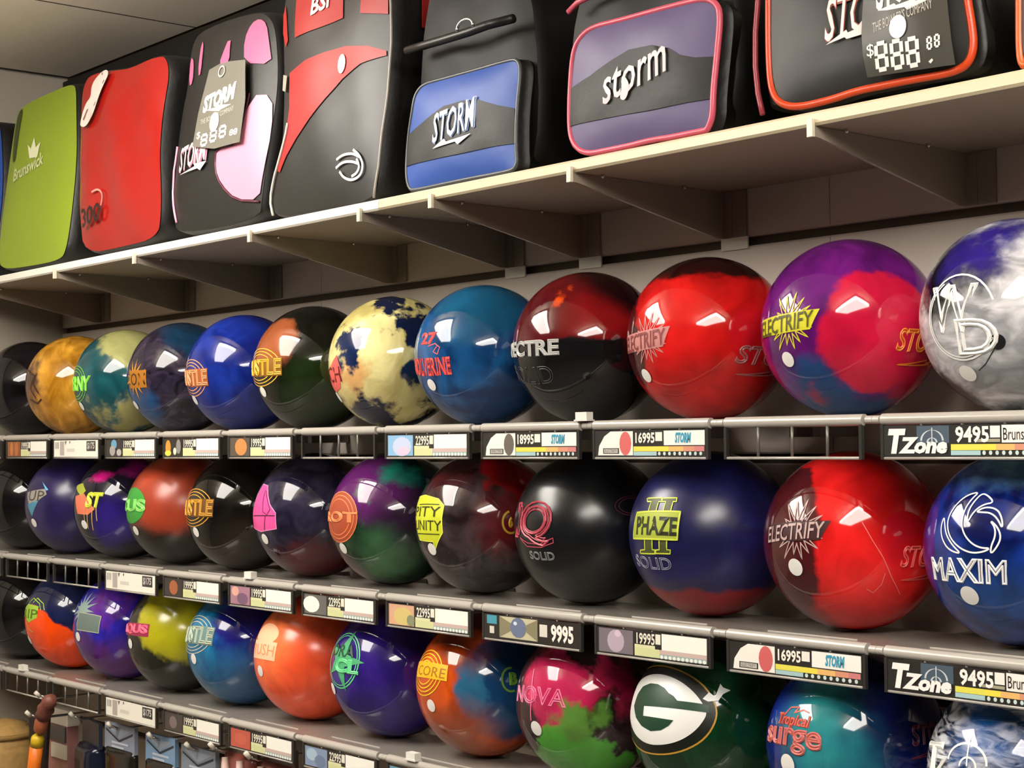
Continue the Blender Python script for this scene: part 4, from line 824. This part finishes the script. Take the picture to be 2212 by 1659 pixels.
t, F, FB = duffel('black duffel edged in orange piping at the shelf end', [(2216, 146), (2560, 80), (2560, -160), (2230, -120), (2210, 40)], [(2214, 146), (2205, 120), (2204, 40), (2206, -110), (2500, -170), (2500, 70), (2480, 96), (2240, 146)],
    -.147, .02, mat('1c1b19', .5, bump=.25, nscale=20), None, 'e0601e', .0045, lambda F, t: None)

# ---------------------------------------------------------------- goods hanging below the lower row
M_rod = mat('c8c6c0', .2, metal=1); M_cap = mat('d8d2c2', .4)
def hook(x, z, y1, label):
    t = empty('slatwall_hook', (x, YW, z)); tag(t, label, 'hook', 'hooks below the lower row')
    g = G(); g.box(-.012, -.004, -.02, .012, -.0005, .02, mat('b8b4aa', .4)); g.build('back_plate', parent=t)
    L = y1-YW; g = G(); g.tube([(0, -.004, .008), (0, L*.5, .008), (0, L*.92, .0085), (0, L, .018)], .0028, M_rod, 8); g.build('rod', parent=t)
    g = G(); g.tube([(0, L*.985, .014), (0, L*1.02, .024)], .0045, M_cap, 8); g.build('end_cap', parent=t)
def pouch(x, y, ztop, w, h, d, label, headhex, bodyhex, hh=.052, chev=True, yaw=0, text=True):
    t = empty('glove_pack', (x, y, ztop)); t.rotation_euler.z = yaw; tag(t, label, 'glove pack', 'packs hanging below the lower row')
    g = G(); P = rr(-w/2, -h, w/2, -hh*.9, .012, 3); n = len(P)
    rings = [(0, .72), (.25, .97), (.5, 1), (.75, .97), (1, .72)]; vs = []
    for f, s_ in rings:
        for a, b in P: vs.append((a*s_, -d/2+d*f, (b+h*.5)*((s_+1)/2)-h*.5))
    fs = [(j*n+i, (j+1)*n+i, (j+1)*n+(i+1) % n, j*n+(i+1) % n) for j in range(4) for i in range(n)]+[tuple(range(n)), tuple(4*n+i for i in range(n))[::-1]]
    g.add(vs, fs, mat(bodyhex, .18, noise=.5, nscale=25, bump=.4), True); g.build('pouch', parent=t)
    g = G(); g.box(-w/2, -.004, -hh, w/2, .004, 0, mat(headhex, .35)); hd = g.build('header_card', parent=t)
    if chev:
        g = G(); y_ = -.0046
        lt = mat('c4ccd8', .4); dk = mat('2a3038', .4)
        g.add([(-w*.4, y_, -hh*.15), (w*.4, y_, -hh*.15), (0, y_, -hh*.52)], [(0, 2, 1)], mat('98a4b6', .4))
        for a, b in (((-w*.45, -hh*.22), (0, -hh*.58)), ((0, -hh*.58), (w*.45, -hh*.22))):
            g.add([(a[0], y_-.0002, a[1]), (b[0], y_-.0002, b[1]), (b[0], y_-.0002, b[1]-.004), (a[0], y_-.0002, a[1]-.004)], [(0, 3, 2, 1)], dk)
        for k in range(2): g.add([(-w*.25, y_-.0002, -hh*(.66+.16*k)), (w*.3-k*w*.15, y_-.0002, -hh*(.66+.16*k)), (w*.3-k*w*.15, y_-.0002, -hh*(.74+.16*k)), (-w*.25, y_-.0002, -hh*(.74+.16*k))], [(0, 3, 2, 1)], lt)
        g.build('print', parent=hd)
    return t
ZH = ZROW[2]-R-.075
def wx(x, y, Y=-.08): return at_y(x, y, Y).x
pouch(wx(262, 1545), -.08, ZH+.005, .125, .25, .022, 'grey blue header glove pack beside the navy pack', '8a94a6', '1c1914')
pouch(wx(350, 1560), -.08, ZH+.004, .115, .25, .022, 'sky blue header glove pack between two grey blue ones', '7a9cbe', '1c1712')
pouch(wx(432, 1575), -.08, ZH, .125, .25, .022, 'grey blue header glove pack beside the brown glove packs', '86909e', '201b18')
pouch(wx(180, 1530), -.06, ZH-.009, .11, .26, .05, 'dark navy glove pack turned edge on', '2a3040', '161a2c', chev=False, yaw=-.15)
for x, nm in ((262, 'grey blue glove pack by the navy one'), (350, 'sky blue glove pack'), (432, 'grey blue glove pack by the brown ones'), (180, 'navy glove pack')):
    hook(wx(x, 1550), ZH-.012, -.105, 'metal hook carrying the '+nm)
# clear wrapped item, brown leather glove and orange strap at the left
t = tag(empty('wrapped_pack', (wx(135, 1550, -.05), -.05, ZH+.02)), 'clear plastic wrapped pinkish pack left of the navy pack', 'pack', 'packs hanging below the lower row')
g = G(); g.box(-.05, -.012, -.26, .05, .012, -.05, mat('9a6a66', .25, noise=.35, nscale=18, bump=.5)); g.build('pouch', parent=t)
g = G(); g.box(-.055, -.014, -.055, .055, .014, -.022, mat('b4ac9e', .3)); g.build('label_holder', parent=t)
g = G(); g.box(-.035, -.016, -.09, .045, -.0125, -.058, mat('3a3c40', .3)); g.build('dark_label', parent=t)
g = G(); g.box(-.02, -.0165, -.125, .05, -.0125, -.095, mat('c0b8a8', .3)); g.build('price_strip', parent=t)
t = tag(empty('leather_glove', (wx(92, 1545, -.16), -.16, at_y(92, 1545, -.16).z+.01)), 'brown leather glove with orange and yellow cuff near the left wall', 'glove', 'packs hanging below the lower row')
def gp(x, y, dy=0): return at_y(x, y, -.16+dy)-Vector(t.location)
g = G(); g.tube([gp(112, 1508), gp(106, 1516), gp(102, 1522), gp(99, 1532), gp(95, 1540), gp(92, 1547)], [.010, .016, .013, .018, .014, .016], mat('7a4638', .5, noise=.3, nscale=40, bump=.6), 12); g.build('wrist', parent=t)
g = G(); g.tube([gp(92, 1551), gp(90, 1558), gp(87, 1576), gp(86, 1582)], [.009, .014, .014, .010], mat('9c5334', .45, bump=.5), 12); g.build('palm', parent=t)
g = G(); g.tube([gp(84, 1588), gp(82, 1594), gp(79, 1611)], [.008, .0135, .0138], mat('d8b420', .4), 12); g.build('yellow_cuff', parent=t)
g = G(); g.tube([gp(79, 1612), gp(73, 1660), gp(68, 1730)], .0136, mat('e8761c', .4), 12); g.build('orange_cuff', parent=t)
g = G(); q = [gp(62, 1538, .02), gp(104, 1548, .02), gp(96, 1700, .02), gp(66, 1700, .02)]; g.add(q+[v+Vector((0, .006, 0)) for v in q], [(0, 3, 2, 1), (4, 5, 6, 7), (0, 1, 5, 4), (1, 2, 6, 5), (2, 3, 7, 6), (3, 0, 4, 7)], mat('22130c', .6)); g.build('backing_card', parent=t)
for x, y in ((92, 1500), (72, 1542)):
    hook(wx(x, y, -.15), at_y(x, y, -.15).z-.018, -.16, 'pale tipped metal hook %s the brown leather glove' % ('above' if y < 1520 else 'beside'))
# brown glove packs at the right
for x, y, lab in ((520, 1630, 'reddish brown glove pack by the coral price card'), (598, 1650, 'reddish brown glove pack beside the yellow tab')):
    t = pouch(wx(x, y), -.075, at_y(x, y, -.075).z+.03, .108, .22, .03, lab, '5a4438', '8a4a40', .03, False)
    g = G()
    for k in (-.03, .02): g.tube([(k, -.019, -.035), (k+.004, -.021, -.07), (k, -.02, -.11)], [.006, .009, .006], mat('d0b0a4', .5), 8)
    g.build('strap', parent=t)
    hook(wx(x-30, y-12, -.09), at_y(x-30, y-12, -.09).z-.01, -.12, 'white tipped hook carrying the '+lab.replace('reddish ', ''))
t = tag(empty('yellow_tab', (wx(655, 1645, -.07), -.07, ZH-.002)), 'small yellow tab hanging right of the brown glove packs', 'tab')
g = G(); g.box(-.012, -.004, -.09, .012, .004, 0, mat('c8b03a', .4)); g.build('tab_body', parent=t)
g = G(); g.box(-.012, -.0045, .0005, .012, .0045, .008, M_cap); g.build('tab_top', parent=t)
# round woven basket by the left wall
bx_ = at_y(-8, 1554, -.1); t = tag(empty('basket', (bx_.x, -.1, bx_.z-.144)), 'round tan woven basket low by the left wall', 'basket')
g = G(); prof = [(a*.8, b*.8) for a, b in [(.02, -.12), (.09, -.115), (.115, -.05), (.125, .03), (.12, .10), (.105, .145), (.08, .168), (.04, .178), (.001, .18)]]
vs = []; fs = []; n = 40; prof2 = []
for j in range(len(prof)-1):
    for k in range(5): f = k/5; prof2.append((prof[j][0]*(1-f)+prof[j+1][0]*f+.0022*math.sin(9*(j+f)*2), prof[j][1]*(1-f)+prof[j+1][1]*f))
for r_, z in prof2:
    for k in range(n): vs.append((r_*math.cos(2*math.pi*k/n), r_*math.sin(2*math.pi*k/n), z))
for j in range(len(prof2)-1):
    for k in range(n): fs.append((j*n+k, j*n+(k+1) % n, (j+1)*n+(k+1) % n, (j+1)*n+k))
g.add(vs, fs, mat('a8854c', .7, noise=.25, nscale=70, bump=.6), True); g.build('woven_body', parent=t)
g = G(); g.tube([(.0864*math.cos(a), .0864*math.sin(a), .114) for a in [2*math.pi*k/32 for k in range(32)]], .006, mat('8a6c38', .7, bump=.5, nscale=90), 8, True); g.build('rim_band', parent=t)
# small stand that carries the basket
zt = bx_.z-.144-.096; t = tag(empty('basket_stand', (bx_.x, -.1, ZF)), 'slim wooden stand under the round tan basket', 'stand')
MW = mat('6a4a2c', .5, noise=.2, nscale=12); hz = zt-ZF
g = G(); g.box(-.11, -.11, hz-.022, .11, .11, hz-.0005, MW); g.build('stand_top', parent=t)
for sx in (-1, 1):
    for sy in (-1, 1): g = G(); g.box(sx*.092-.012, sy*.092-.012, 0, sx*.092+.012, sy*.092+.012, hz-.0225, MW); g.build('leg', parent=t)
